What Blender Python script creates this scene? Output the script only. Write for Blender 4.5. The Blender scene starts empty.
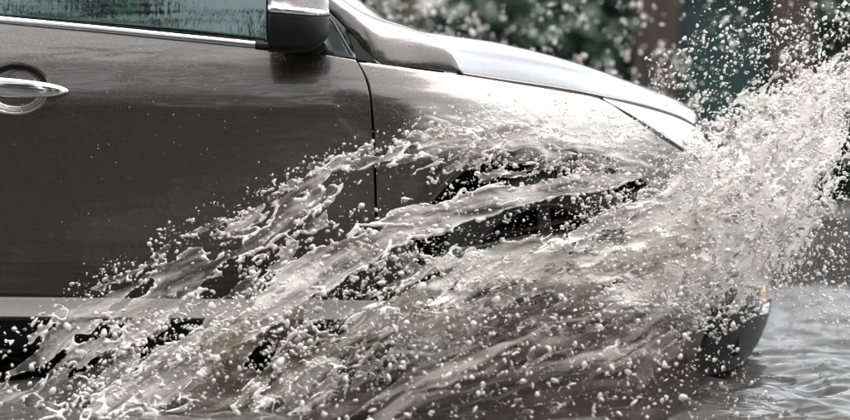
import bpy, bmesh, math, random
import numpy as np
from mathutils import Vector, Matrix
import openvdb

random.seed(7)
RNG = np.random.default_rng(11)
SC = bpy.context.scene
COL = SC.collection
R = math.radians

# ------------------------------------------------------------------ camera
F_PX, W_PX, H_PX = 3200.0, 850.0, 420.0
CAM = np.array([0.0, -10.0, 1.2])
PITCH = math.atan2(188.0, F_PX)
cd = bpy.data.cameras.new('camera')
cam = bpy.data.objects.new('camera', cd)
COL.objects.link(cam)
cam.location = CAM
cam.rotation_euler = (math.pi / 2 - PITCH, 0, 0)
cd.sensor_width = 36.0
cd.lens = F_PX / W_PX * 36.0
cd.clip_start = 0.1
cd.clip_end = 2000
cd.dof.use_dof = True
cd.dof.focus_distance = 9.8
cd.dof.aperture_fstop = 1.9
SC.camera = cam

# ------------------------------------------------------------------ sky, sun, exposure
SUN_EL, SUN_ROT = R(74), R(98)
w = bpy.data.worlds.new('World')
SC.world = w
w.use_nodes = True
nt = w.node_tree
nt.nodes.clear()
sky = nt.nodes.new('ShaderNodeTexSky')
sky.sky_type = 'NISHITA'
sky.sun_disc = False
sky.sun_elevation = SUN_EL
sky.sun_rotation = SUN_ROT
sky.dust_density = 2.5
sky.air_density = 1.0
hs = nt.nodes.new('ShaderNodeHueSaturation')
hs.inputs['Saturation'].default_value = 0.16
bg = nt.nodes.new('ShaderNodeBackground')
bg.inputs['Strength'].default_value = 0.15
wo = nt.nodes.new('ShaderNodeOutputWorld')
nt.links.new(sky.outputs[0], hs.inputs['Color'])
nt.links.new(hs.outputs[0], bg.inputs['Color'])
nt.links.new(bg.outputs[0], wo.inputs[0])

sd = bpy.data.lights.new('sun', 'SUN')
sd.energy = 1.1
sd.angle = R(60)
sd.color = (1.0, 0.97, 0.93)
sun = bpy.data.objects.new('sun', sd)
COL.objects.link(sun)
# Nishita sun_rotation: 0 = +Y, clockwise seen from above
sdir = Vector((math.sin(SUN_ROT) * math.cos(SUN_EL), math.cos(SUN_ROT) * math.cos(SUN_EL), math.sin(SUN_EL)))
sun.rotation_euler = sdir.to_track_quat('Z', 'Y').to_euler()

SC.view_settings.view_transform = 'Standard'
SC.view_settings.look = 'None'
SC.view_settings.gamma = 1.0
SC.view_settings.exposure = 1.75
SC.cycles.use_denoising = True
SC.cycles.max_bounces = 10
SC.cycles.transmission_bounces = 8
SC.cycles.transparent_max_bounces = 16
SC.cycles.glossy_bounces = 4
SC.cycles.diffuse_bounces = 3
SC.cycles.caustics_reflective = False
SC.cycles.caustics_refractive = False


def at(px, py, Y):
    """photo pixel + depth plane -> world point"""
    dx = (px - W_PX / 2)
    up = (H_PX / 2 - py)
    dy = F_PX * math.cos(PITCH) + up * math.sin(PITCH)
    dz = -F_PX * math.sin(PITCH) + up * math.cos(PITCH)
    t = (Y - CAM[1]) / dy
    return np.array([CAM[0] + dx * t, Y, CAM[2] + dz * t])


# ------------------------------------------------------------------ numpy noise
_perm = np.random.default_rng(3).permutation(512).astype(np.int64)
_perm = np.concatenate([_perm, _perm, _perm])
_grad = np.random.default_rng(5).normal(size=(512, 3))
_grad /= np.linalg.norm(_grad, axis=1)[:, None]


def perlin(x, y, z):
    xi, yi, zi = np.floor(x).astype(np.int64), np.floor(y).astype(np.int64), np.floor(z).astype(np.int64)
    xf, yf, zf = x - xi, y - yi, z - zi
    u, v, ww = [t * t * t * (t * (t * 6 - 15) + 10) for t in (xf, yf, zf)]
    out = 0
    for a in (0, 1):
        for b in (0, 1):
            for c in (0, 1):
                h = _perm[(_perm[(_perm[(xi + a) & 511] + yi + b) & 511] + zi + c) & 511]
                g = _grad[h]
                d = g[..., 0] * (xf - a) + g[..., 1] * (yf - b) + g[..., 2] * (zf - c)
                out = out + d * (u if a else 1 - u) * (v if b else 1 - v) * (ww if c else 1 - ww)
    return out * 1.6


def fbm(x, y, z, o=3, g=0.5):
    s, a = 0, 1.0
    for i in range(o):
        s = s + a * perlin(x * 2 ** i + 17.3 * i, y * 2 ** i - 9.1 * i, z * 2 ** i + 4.7 * i)
        a *= g
    return s


# ------------------------------------------------------------------ mesh helpers
def mesh_np(name, verts, faces, mats, smooth=True, k=None):
    me = bpy.data.meshes.new(name)
    verts = np.ascontiguousarray(verts, dtype=np.float32)
    faces = np.ascontiguousarray(faces, dtype=np.int32)
    k = faces.shape[1]
    me.vertices.add(len(verts))
    me.vertices.foreach_set('co', verts.ravel())
    me.loops.add(faces.size)
    me.loops.foreach_set('vertex_index', faces.ravel())
    me.polygons.add(len(faces))
    me.polygons.foreach_set('loop_start', np.arange(0, faces.size, k, dtype=np.int32))
    me.polygons.foreach_set('loop_total', np.full(len(faces), k, dtype=np.int32))
    me.polygons.foreach_set('use_smooth', np.full(len(faces), smooth, dtype=bool))
    me.update(calc_edges=True)
    me.validate()
    for m in (mats if isinstance(mats, (list, tuple)) else [mats]):
        me.materials.append(m)
    return me


def link(name, me, parent=None):
    o = bpy.data.objects.new(name, me)
    COL.objects.link(o)
    if parent is not None:
        o.parent = parent
        o.matrix_parent_inverse = Matrix.Translation(-Vector(parent['_o']) if '_o' in parent else Vector((0, 0, 0)))
    return o


def tag(o, label, cat, group=None, kind=None):
    o['label'] = label
    o['category'] = cat
    if group:
        o['group'] = group
    if kind:
        o['kind'] = kind
    return o


def struct(o):
    o['kind'] = 'structure'
    return o


def empty(name, loc):
    o = bpy.data.objects.new(name, None)
    COL.objects.link(o)
    o.location = loc
    o.empty_display_size = 0.2
    return o


ORIG = {}


def part(name, me, parent):
    """child mesh given in world coordinates; chain root is an empty at ORIG[root]"""
    o = bpy.data.objects.new(name, me)
    COL.objects.link(o)
    o.parent = parent
    r = parent
    while r.parent is not None:
        r = r.parent
    if parent is r:
        o.matrix_parent_inverse = Matrix.Translation(-Vector(r.location))
    return o


def bm_mesh(name, bm, mat, smooth=True):
    me = bpy.data.meshes.new(name)
    for f in bm.faces:
        f.smooth = smooth
    bm.to_mesh(me)
    bm.free()
    me.materials.append(mat)
    return me


def bm_box(bm, lo, hi, bev=0.0):
    r = bmesh.ops.create_cube(bm, size=1.0)
    vs = r['verts']
    for v in vs:
        v.co = Vector([lo[i] + (v.co[i] + .5) * (hi[i] - lo[i]) for i in range(3)])
    if bev:
        es = list({e for v in vs for e in v.link_edges})
        bmesh.ops.bevel(bm, geom=es, offset=bev, segments=2, affect='EDGES', profile=.6)


def box_mesh(name, lo, hi, mat, bev=0.01):
    bm = bmesh.new()
    bm_box(bm, lo, hi, bev)
    return bm_mesh(name, bm, mat, False)


def catmull(P, n, closed=False):
    """resample polyline P (k,d) at n points, smooth, by chord length"""
    P = np.asarray(P, float)
    if len(P) == 2:
        t = np.linspace(0, 1, n)[:, None]
        return P[0] * (1 - t) + P[1] * t
    Q = np.vstack([2 * P[0] - P[1], P, 2 * P[-1] - P[-2]])
    out = []
    for i in range(1, len(Q) - 2):
        p0, p1, p2, p3 = Q[i - 1], Q[i], Q[i + 1], Q[i + 2]
        t = np.linspace(0, 1, 24, endpoint=False)[:, None]
        out.append(.5 * ((2 * p1) + (-p0 + p2) * t + (2 * p0 - 5 * p1 + 4 * p2 - p3) * t ** 2 + (-p0 + 3 * p1 - 3 * p2 + p3) * t ** 3))
    out = np.vstack(out + [P[-1:]])
    d = np.concatenate([[0], np.cumsum(np.linalg.norm(np.diff(out, axis=0), axis=1))])
    s = np.linspace(0, d[-1], n)
    return np.stack([np.interp(s, d, out[:, k]) for k in range(out.shape[1])], 1)


def coons(bot, top, left, right):
    """boundary arrays -> grid (nv,nu,d); left/right run bottom->top"""
    nu, nv = len(bot), len(left)
    u = np.linspace(0, 1, nu)[None, :, None]
    v = np.linspace(0, 1, nv)[:, None, None]
    L = (1 - v) * bot[None] + v * top[None]
    M = (1 - u) * left[:, None] + u * right[:, None]
    B = (1 - u) * (1 - v) * bot[0] + u * (1 - v) * bot[-1] + (1 - u) * v * top[0] + u * v * top[-1]
    return L + M - B


def grid_mesh(name, G, mat, out_dir, thick=0.0, bevel=0.0, parent=None):
    nv, nu = G.shape[:2]
    V = G.reshape(-1, 3)
    i = np.arange(nv - 1)[:, None] * nu + np.arange(nu - 1)[None]
    Fq = np.stack([i, i + 1, i + nu + 1, i + nu], -1).reshape(-1, 4)
    n = np.cross(G[1:, :-1] * 0 + (G[:-1, 1:] - G[:-1, :-1]), G[1:, :-1] - G[:-1, :-1]).reshape(-1, 3).sum(0)
    if np.dot(n, out_dir) < 0:
        Fq = Fq[:, ::-1]
    me = mesh_np(name, V, Fq, mat)
    o = part(name, me, parent) if parent is not None else link(name, me)
    if thick:
        m = o.modifiers.new('solid', 'SOLIDIFY')
        m.thickness = thick
        m.offset = -1
        m.use_quality_normals = False
        if bevel:
            b = o.modifiers.new('bevel', 'BEVEL')
            b.width = bevel
            b.segments = 2
            b.limit_method = 'ANGLE'
            b.angle_limit = R(50)
    return o


def mirror_y(G, c):
    H = G.copy()
    H[..., 1] = 2 * c - H[..., 1]
    return H


def lathe(name, prof, axis_pt, mat, n=48, smooth=True):
    """profile list of (r, y) about the Y axis through axis_pt"""
    prof = np.array(prof)
    a = np.linspace(0, 2 * np.pi, n, endpoint=False)
    V = np.zeros((len(prof), n, 3))
    V[..., 0] = axis_pt[0] + prof[:, None, 0] * np.cos(a)
    V[..., 1] = axis_pt[1] + prof[:, None, 1]
    V[..., 2] = axis_pt[2] + prof[:, None, 0] * np.sin(a)
    m = len(prof)
    i, j = np.meshgrid(np.arange(m - 1), np.arange(n), indexing='ij')
    j2 = (j + 1) % n
    Fq = np.stack([i * n + j, i * n + j2, (i + 1) * n + j2, (i + 1) * n + j], -1).reshape(-1, 4)
    return mesh_np(name, V.reshape(-1, 3), Fq, mat, smooth)


def tube(pts, rad, n=8):
    """swept tube -> verts, quads"""
    P = np.asarray(pts, float)
    rad = np.broadcast_to(rad, (len(P),))
    T = np.gradient(P, axis=0)
    T /= np.linalg.norm(T, axis=1)[:, None] + 1e-9
    ref = np.array([0, 0, 1.0]) if abs(T[:, 2]).mean() < .8 else np.array([1.0, 0, 0])
    A = np.cross(T, ref)
    A /= np.linalg.norm(A, axis=1)[:, None]
    B = np.cross(T, A)
    a = np.linspace(0, 2 * np.pi, n, endpoint=False)
    V = P[:, None] + rad[:, None, None] * (np.cos(a)[None, :, None] * A[:, None] + np.sin(a)[None, :, None] * B[:, None])
    m = len(P)
    i, j = np.meshgrid(np.arange(m - 1), np.arange(n), indexing='ij')
    j2 = (j + 1) % n
    Fq = np.stack([i * n + j, (i + 1) * n + j, (i + 1) * n + j2, i * n + j2], -1).reshape(-1, 4)
    return V.reshape(-1, 3), Fq


# ------------------------------------------------------------------ materials
def mat(name, col=(.5, .5, .5), rough=.5, metal=0.0, **kw):
    m = bpy.data.materials.new(name)
    m.use_nodes = True
    b = m.node_tree.nodes['Principled BSDF']
    b.inputs['Base Color'].default_value = (*col, 1)
    b.inputs['Roughness'].default_value = rough
    b.inputs['Metallic'].default_value = metal
    for k, v in kw.items():
        b.inputs[k.replace('_', ' ')].default_value = v
    return m


def nodes(m):
    return m.node_tree.nodes, m.node_tree.links, m.node_tree.nodes['Principled BSDF']


def add_bump(m, scale, strength, dist=0.01, kind='noise', detail=3, mapping=None):
    N, L, b = nodes(m)
    tc = N.new('ShaderNodeTexCoord')
    src = tc.outputs['Object']
    if mapping:
        mp = N.new('ShaderNodeMapping')
        mp.inputs['Scale'].default_value = mapping
        L.new(src, mp.inputs[0])
        src = mp.outputs[0]
    if kind == 'noise':
        t = N.new('ShaderNodeTexNoise')
        t.inputs['Scale'].default_value = scale
        t.inputs['Detail'].default_value = detail
        out = t.outputs['Fac']
    else:
        t = N.new('ShaderNodeTexVoronoi')
        t.inputs['Scale'].default_value = scale
        mr = N.new('ShaderNodeMapRange')
        mr.inputs[1].default_value = 0.0
        mr.inputs[2].default_value = 0.32
        mr.inputs[3].default_value = 1.0
        mr.inputs[4].default_value = 0.0
        L.new(t.outputs['Distance'], mr.inputs[0])
        out = mr.outputs[0]
    L.new(src, t.inputs['Vector'])
    bp = N.new('ShaderNodeBump')
    bp.inputs['Strength'].default_value = strength
    bp.inputs['Distance'].default_value = dist
    L.new(out, bp.inputs['Height'])
    return bp


def vary(m, c1, c2, scale, detail=4, mapping=None, lo=.35, hi=.65):
    N, L, b = nodes(m)
    tc = N.new('ShaderNodeTexCoord')
    mp = N.new('ShaderNodeMapping')
    if mapping:
        mp.inputs['Scale'].default_value = mapping
    t = N.new('ShaderNodeTexNoise')
    t.inputs['Scale'].default_value = scale
    t.inputs['Detail'].default_value = detail
    cr = N.new('ShaderNodeValToRGB')
    cr.color_ramp.elements[0].color = (*c1, 1)
    cr.color_ramp.elements[1].color = (*c2, 1)
    cr.color_ramp.elements[0].position = lo
    cr.color_ramp.elements[1].position = hi
    L.new(tc.outputs['Object'], mp.inputs[0])
    L.new(mp.outputs[0], t.inputs['Vector'])
    L.new(t.outputs['Fac'], cr.inputs[0])
    L.new(cr.outputs[0], b.inputs['Base Color'])


# taupe metallic paint beaded with rain
M_PAINT = mat('taupe_metallic_paint', (.118, .107, .100), .22, .9, Coat_Weight=1.0, Coat_Roughness=.03)
bp = add_bump(M_PAINT, 130, .5, .002, 'voronoi')
N, L, b = nodes(M_PAINT)
L.new(bp.outputs[0], b.inputs['Coat Normal'])
bp2 = add_bump(M_PAINT, 900, .10, .001)
bp3 = add_bump(M_PAINT, 5, .16, .02, mapping=(.45, 1, 3.2), detail=2)
L.new(bp3.outputs[0], bp2.inputs['Normal'])
L.new(bp3.outputs[0], bp.inputs['Normal'])
L.new(bp2.outputs[0], b.inputs['Normal'])
M_CHROME = mat('chrome', (.86, .86, .86), .08, 1.0)
M_BLACK = mat('black_plastic', (.008, .008, .0085), .4, Specular_IOR_Level=.22)
M_GLOSSBLACK = mat('gloss_black', (.012, .012, .014), .12, Coat_Weight=.6)
M_RUBBER = mat('tyre_rubber', (.018, .018, .018), .6)
M_SEAL_SHADE = mat('rubber_seal_and_gap_shade', (.01, .01, .01), .5)  # window rubber, also the painted shade in hood and lamp gaps
M_ALLOY = mat('alloy', (.04, .04, .042), .4, .9)
M_INT = mat('interior_grey', (.06, .06, .06), .8)
M_LINER = mat('arch_liner_plastic', (.008, .008, .008), .8, Specular_IOR_Level=.2)
M_SILL = mat('silver_sill_trim', (.095, .092, .09), .4, .6)
bp = add_bump(M_SILL, 150, .3, .002, 'voronoi')
nodes(M_SILL)[1].new(bp.outputs[0], nodes(M_SILL)[2].inputs['Normal'])
M_AMBER = mat('amber_lens', (.85, .42, .16), .15, Coat_Weight=1.0)
M_LAMPWHITE = mat('lamp_silver', (.92, .93, .95), .3, .0, Coat_Weight=1.0)
M_LENS = mat('lamp_lens', (.95, .96, .98), .05, Transmission_Weight=.45, IOR=1.3, Coat_Weight=1.0)
M_GLASS = bpy.data.materials.new('tinted_glass')
M_GLASS.use_nodes = True
N, L = M_GLASS.node_tree.nodes, M_GLASS.node_tree.links
N.remove(N['Principled BSDF'])
tr = N.new('ShaderNodeBsdfTransparent')
tr.inputs[0].default_value = (.42, .56, .52, 1)
gl = N.new('ShaderNodeBsdfGlossy')
gl.inputs['Color'].default_value = (.80, .93, .90, 1)
gl.inputs['Roughness'].default_value = .02
fr = N.new('ShaderNodeFresnel')
fr.inputs[0].default_value = 2.0
mx = N.new('ShaderNodeMixShader')
tc = N.new('ShaderNodeTexCoord')
mpn = N.new('ShaderNodeMapping')
mpn.inputs['Scale'].default_value = (1, 1, .25)
tn = N.new('ShaderNodeTexNoise')
tn.inputs['Scale'].default_value = 60
bpn = N.new('ShaderNodeBump')
bpn.inputs['Strength'].default_value = .045
bpn.inputs['Distance'].default_value = .004
L.new(tc.outputs['Object'], mpn.inputs[0])
L.new(mpn.outputs[0], tn.inputs['Vector'])
L.new(tn.outputs['Fac'], bpn.inputs['Height'])
L.new(bpn.outputs[0], gl.inputs['Normal'])
L.new(fr.outputs[0], mx.inputs[0])
L.new(tr.outputs[0], mx.inputs[1])
L.new(gl.outputs[0], mx.inputs[2])
L.new(mx.outputs[0], N['Material Output'].inputs[0])

# muddy splash water: half clear, half milky with air and silt
M_SPLASH = mat('splash_water', (.95, .905, .835), .05, Transmission_Weight=.62, IOR=1.33)
bps = add_bump(M_SPLASH, 70, .5, .006, detail=4)
nodes(M_SPLASH)[1].new(bps.outputs[0], nodes(M_SPLASH)[2].inputs['Normal'])
M_DROP = mat('droplet_water', (.94, .905, .85), .05, Transmission_Weight=.55, IOR=1.33)

# road, water, etc
M_ASPHALT = mat('wet_asphalt', (.03, .03, .03), .25)
vary(M_ASPHALT, (.02, .02, .02), (.05, .048, .046), 40)
M_WATER = mat('flood_water', (.045, .043, .040), .10, IOR=1.333)
bpw = add_bump(M_WATER, 14, .12, .02, mapping=(.45, 1.6, 1), detail=3)
nodes(M_WATER)[1].new(bpw.outputs[0], nodes(M_WATER)[2].inputs['Normal'])
M_KERB = mat('kerb_stone', (.22, .21, .20), .6)
vary(M_KERB, (.05, .048, .046), (.10, .097, .094), 12)
M_PAVE = mat('wet_paving', (.12, .115, .11), .35)
vary(M_PAVE, (.035, .034, .033), (.07, .068, .066), 6)
M_SOIL = mat('ground_soil', (.05, .055, .03), .9)
vary(M_SOIL, (.03, .04, .018), (.07, .06, .04), 2)
M_GREENPANEL = mat('dark_green_paint', (.012, .045, .038), .45)
vary(M_GREENPANEL, (.006, .024, .021), (.010, .036, .031), 3, mapping=(3, 3, .6))
M_BROWN = mat('brown_wood', (.06, .038, .026), .7)
vary(M_BROWN, (.022, .015, .011), (.05, .033, .023), 5, mapping=(4, 4, .5))
M_BARK = mat('bark', (.07, .055, .035), .9)
vary(M_BARK, (.04, .032, .02), (.10, .08, .05), 9, mapping=(3, 3, .5))


def leaf_mat(name, c1, c2, rough=.35):
    m = mat(name, c1, rough)
    N, L, b = nodes(m)
    oi = N.new('ShaderNodeTexNoise')
    oi.inputs['Scale'].default_value = 2.2
    oi.inputs['Detail'].default_value = 6
    tc = N.new('ShaderNodeTexCoord')
    L.new(tc.outputs['Object'], oi.inputs['Vector'])
    cr = N.new('ShaderNodeValToRGB')
    cr.color_ramp.elements[0].color = (*c1, 1)
    cr.color_ramp.elements[1].color = (*c2, 1)
    cr.color_ramp.elements[0].position = .38
    cr.color_ramp.elements[1].position = .62
    L.new(oi.outputs['Fac'], cr.inputs[0])
    L.new(cr.outputs[0], b.inputs['Base Color'])
    b.inputs['Transmission Weight'].default_value = 0
    return m


M_LEAF = leaf_mat('dark_wet_leaves', (.010, .028, .021), (.032, .066, .043))
M_LEAF2 = leaf_mat('tree_leaves', (.03, .055, .028), (.075, .11, .055))

# ------------------------------------------------------------------ setting: ground, road, water
def plane(name, x0, x1, y0, y1, z, m):
    V = np.array([[x0, y0, z], [x1, y0, z], [x1, y1, z], [x0, y1, z]])
    return struct(link(name, mesh_np(name, V, np.array([[0, 1, 2, 3]]), m, False)))


plane('ground', -600, 600, -600, 600, -0.03, M_SOIL)
plane('road', -200, 200, -13.5, 7.6, 0.0, M_ASPHALT)

WATER_Z = 0.055


def wave_h(x, y):
    h = 0.010 * perlin(x * 2.3 + .6 * y, y * 5.0, x * 0 + 2.0)
    h += 0.0065 * perlin(x * 5.1 - y, y * 10.0, x * 0 + 7.0)
    h += 0.0032 * perlin(x * 11.0 + 2 * y, y * 19.0, x * 0 + 9.0)
    h += 0.0010 * perlin(x * 22.0 - 3 * y, y * 38.0, x * 0 + 5.0)
    # rings pushed out by the car
    r = np.hypot((x - .95), (y + .1) * 1.0)
    h += 0.008 * np.sin(r * 21.0 + 1.8 * perlin(x * 2, y * 2, x * 0 + 3)) * np.exp(-r * .55)
    return h * (.12 + 1.9 / (1 + np.exp((y - 3.4 + .25 * perlin(x * 1.5, y, x * 0)) / .5)))


# fine ripples round the car, flat further away (edges eased to the level of the sheet)
xs = np.concatenate([np.linspace(-2.6, .6, 130), np.linspace(.6, 3.6, 300)[1:]])
ys = np.concatenate([np.linspace(-1.6, 4.2, 600), np.linspace(4.2, 7.4, 120)[1:]])
X, Yy = np.meshgrid(xs, ys)
ease = np.clip(np.minimum.reduce([X + 2.6, 3.6 - X, Yy + 1.6, 7.4 - Yy]) / .4, 0, 1)
Hw = wave_h(X, Yy)
rr_ = np.random.default_rng(41)
for _ in range(170):      # rings of falling drops
    cx_, cy_ = rr_.uniform(.7, 3.2), rr_.uniform(-1.3, 3.6)
    i0_, i1_ = np.searchsorted(ys, [cy_ - .16, cy_ + .16]); j0_, j1_ = np.searchsorted(xs, [cx_ - .16, cx_ + .16])
    r_ = np.hypot(X[i0_:i1_, j0_:j1_] - cx_, Yy[i0_:i1_, j0_:j1_] - cy_)
    R0 = rr_.uniform(.02, .11)
    Hw[i0_:i1_, j0_:j1_] += .0035 * np.sin((r_ - R0) * 190) * np.exp(-((r_ - R0) / .022) ** 2)
Z = WATER_Z + Hw * ease
G = np.stack([X, Yy, Z], -1)
nv, nu = X.shape
i = np.arange(nv - 1)[:, None] * nu + np.arange(nu - 1)[None]
Fq = np.stack([i, i + 1, i + nu + 1, i + nu], -1).reshape(-1, 4)
V = G.reshape(-1, 3)
# surrounding flat frame in the same mesh
k = len(V)
ex = np.array([[-200, -13.5], [-2.6, -13.5], [3.6, -13.5], [200, -13.5],
               [-200, -1.6], [200, -1.6], [-200, 7.4], [200, 7.4],
               [-200, 7.6], [-2.6, 7.6], [3.6, 7.6], [200, 7.6]])
V = np.vstack([V, np.c_[ex, np.full(len(ex), WATER_Z)]])
c00, c10, c01, c11 = 0, nu - 1, (nv - 1) * nu, nv * nu - 1
fr_q = [[k, k + 1, c00, k + 4], [k + 1, k + 2, c10, c00], [k + 2, k + 3, k + 5, c10],
        [k + 4, c00, c01, k + 6], [c10, k + 5, k + 7, c11],
        [k + 6, c01, k + 9, k + 8], [c01, c11, k + 10, k + 9], [c11, k + 7, k + 11, k + 10]]
struct(link('flood_water', mesh_np('flood_water', V, np.vstack([Fq, fr_q]), M_WATER)))

struct(link('kerb', box_mesh('kerb', (-200, 7.6, -.03), (200, 7.75, .14), M_KERB, .015)))
struct(link('pavement', box_mesh('pavement', (-200, 7.754, -.03), (200, 8.9, .135), M_PAVE, 0)))
struct(link('near_kerb', box_mesh('near_kerb', (-200, -13.65, -.03), (200, -13.5, .14), M_KERB, .015)))

# ------------------------------------------------------------------ vegetation
def leaves(n, centre, radii, size, clumps=40, seed=0, floor=None):
    rg = np.random.default_rng(seed)
    d = rg.normal(size=(clumps, 3))
    d /= np.linalg.norm(d, axis=1)[:, None]
    cc = d * (rg.random(clumps) ** .45)[:, None]
    cr = .16 + .20 * rg.random(clumps)
    k = rg.integers(0, clumps, n)
    q = rg.normal(size=(n, 3))
    q /= np.linalg.norm(q, axis=1)[:, None]
    P = cc[k] + q * (cr[k] * rg.random(n) ** .4)[:, None]
    P = np.asarray(centre) + P * np.asarray(radii)
    if floor is not None:
        P = P[P[:, 2] > floor]
    n = len(P)
    a = rg.normal(size=(n, 3))
    a /= np.linalg.norm(a, axis=1)[:, None]
    t = np.cross(a, rg.normal(size=(n, 3)))
    t /= np.linalg.norm(t, axis=1)[:, None]
    s = size * (.6 + .8 * rg.random(n))[:, None]
    V = np.stack([P - a * s, P + t * s * .42, P + a * s, P - t * s * .42], 1).reshape(-1, 3)
    return V, np.arange(4 * n).reshape(-1, 4)


def limb_mesh(name, base, top, r0, r1, seed, m, branches=5, crown=None):
    rg = np.random.default_rng(seed)
    b, t = np.array(base, float), np.array(top, float)
    ts = np.linspace(0, 1, 12)[:, None]
    P = b * (1 - ts) + t * ts
    P[1:-1] += rg.normal(size=(10, 3)) * [.05, .05, 0] * r0 * 3
    rad = r0 * (1 - ts[:, 0]) + r1 * ts[:, 0]
    rad[0] *= 1.35
    Vs, Fs = [], []
    v, f = tube(P, rad, 12)
    Vs.append(v); Fs.append(f); k = len(v)
    for j in range(branches):
        s0 = .45 + .5 * rg.random()
        p0 = b * (1 - s0) + t * s0
        ang = rg.random() * 6.28
        ln = np.linalg.norm(t - b) * (.35 + .3 * rg.random())
        d = np.array([math.cos(ang), math.sin(ang), .7])
        q = np.linspace(0, 1, 7)[:, None]
        PP = p0 + d * ln * q + rg.normal(size=(7, 3)) * .03 * ln * q
        v, f = tube(PP, np.linspace(r1 * .9, r1 * .2, 7), 7)
        Vs.append(v); Fs.append(f + k); k += len(v)
    return mesh_np(name, np.vstack(Vs), np.vstack(Fs), m)


def plant(name, label, cat, base, height, radii, n, size, seed, trunk_r, lm, group, crown_low=.1, clumps=40, branches=5):
    r = empty(name, base)
    tag(r, label, cat, group)
    b = np.array(base, float)
    part('trunk' if cat == 'tree' else 'stem', limb_mesh('trunk', b, b + [0, 0, height * .8], trunk_r, trunk_r * .4, seed, M_BARK, branches), r)
    cz = b[2] + (height + crown_low) / 2
    V, Fq = leaves(n, (b[0], b[1], cz), radii, size, clumps, seed, b[2] + .04)
    part('crown' if cat == 'tree' else 'foliage', mesh_np('foliage', V, Fq, lm, False), r)
    return r


# roadside shrubs behind the car
shr = [(-5.2, 9.6, 1.45, 1.0), (-3.4, 9.8, 1.6, 1.1), (-1.75, 9.7, 1.5, 1.05),
       (-.35, 9.9, 1.6, 1.05), (.62, 9.7, 1.55, .62)]
shl = ['wide dark green shrub furthest left along the roadside',
       'dark green shrub seen through the car window glass',
       'dark green shrub behind the driver door window',
       'dark leafy shrub behind the windscreen base, next to the thin trunk',
       'wet dark green shrub above the hood beside the brown pier']
for i, (x, y, h, rx) in enumerate(shr):
    plant('roadside_shrub', shl[i], 'shrub', (x, y, .0), h, (rx * 1.15, .8, h * .55), 5200, .075, 20 + i, .05, M_LEAF,
          'shrubs along the far roadside', .1, 46)
plant('roadside_shrub', 'dark green shrub right of the gate piers at frame edge', 'shrub', (3.25, 9.9, 0), 1.5, (.95, .7, .8), 5200, .075, 33, .05, M_LEAF,
      'shrubs along the far roadside', .1, 46)
plant('roadside_shrub', 'dark shrub half hidden behind the left brown pier', 'shrub', (1.2, 10.5, 0), 1.6, (.85, .5, .9), 5200, .08, 35, .05, M_LEAF,
      'shrubs along the far roadside', .1, 60)
plant('roadside_shrub', 'dense dark shrub directly behind the right brown pier', 'shrub', (2.62, 10.4, 0), 1.55, (.8, .5, .85), 5200, .08, 34, .05, M_LEAF,
      'shrubs along the far roadside', .1, 60)
plant('roadside_tree', 'slim brown tree trunk standing between shrubs above the hood', 'tree', (-.1, 9.15, .13), 6.2, (1.0, 1.0, .8), 1800, .09, 51, .075, M_LEAF2, None, 5.0, 30, 3)

# trees on the camera side of the road, mirrored in door and window
tl = ['leafy tree behind the viewer, mirrored at the far left of the door', 'leafy tree behind the viewer mirrored beside the handle',
      'leafy tree behind the viewer mirrored in the driver window', 'leafy tree behind the viewer mirrored near the door edge',
      'leafy tree behind the viewer mirrored in the front fender', 'leafy tree behind the viewer mirrored toward the headlight']
for i, x in enumerate((-13, -8.2, -3.4, 1.6, 6.5, 11.5)):
    h = 9.5 + 1.6 * math.sin(i * 2.1)
    plant('street_tree', tl[i], 'tree', (x + .6 * math.sin(i * 5), -18.5 - 1.2 * math.cos(i * 3), -.03), h,
          (3.0, 2.6, h * .44), 6500, .22, 70 + i, .24, M_LEAF2, 'street trees on the near side', 1.8, 80)
plant('street_tree', 'tall loose tree behind the viewer, its crown mirrored in the driver window', 'tree', (-2.6, -15.9, -.03), 17.5, (3.0, 2.2, 6.5), 1500, .24, 82, .26, M_LEAF2,
      'street trees on the near side', 5.5, 70, 9)
hl = ['clipped dark hedge behind the viewer, left run', 'clipped dark hedge behind the viewer, right run']
for i, x0 in enumerate((-24.0, .2)):
    hr = empty('hedge', (x0 + 12, -15.6, -.03))
    tag(hr, hl[i], 'hedge', 'hedges on the near side')
    rg = np.random.default_rng(90 + i)
    n = 9000
    P = np.c_[x0 + 23.8 * rg.random(n), -15.6 + .9 * (rg.random(n) - .5), 2.2 * rg.random(n) ** .8]
    a = rg.normal(size=(n, 3)); a /= np.linalg.norm(a, axis=1)[:, None]
    t = np.cross(a, rg.normal(size=(n, 3))); t /= np.linalg.norm(t, axis=1)[:, None]
    s = .16
    V = np.stack([P - a * s, P + t * s * .5, P + a * s, P - t * s * .5], 1).reshape(-1, 3)
    part('foliage', mesh_np('foliage', V, np.arange(4 * n).reshape(-1, 4), M_LEAF, False), hr)
    for q in np.linspace(x0 + .6, x0 + 23, 10):
        v, f = tube(np.array([[q, -15.6, -.03], [q + .05, -15.6, .8], [q, -15.6, 1.7]]), [.05, .04, .02], 6)
        part('stem', mesh_np('stem', v, f, M_BARK), hr)

# gate with brown piers behind the front of the car
def pier(px0, px1, label):
    y = 9.3
    x0, x1 = at(px0, 40, y)[0], at(px1, 40, y)[0]
    r = empty('gate_pier', ((x0 + x1) / 2, y + .15, 0))
    tag(r, label, 'pier', 'brown gate piers')
    part('shaft', box_mesh('shaft', (x0, y, -.03), (x1, y + .3, 1.55), M_BROWN, .012), r)
    part('cap', box_mesh('cap', (x0 - .03, y - .03, 1.552), (x1 + .03, y + .33, 1.62), M_BROWN, .01), r)


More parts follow.
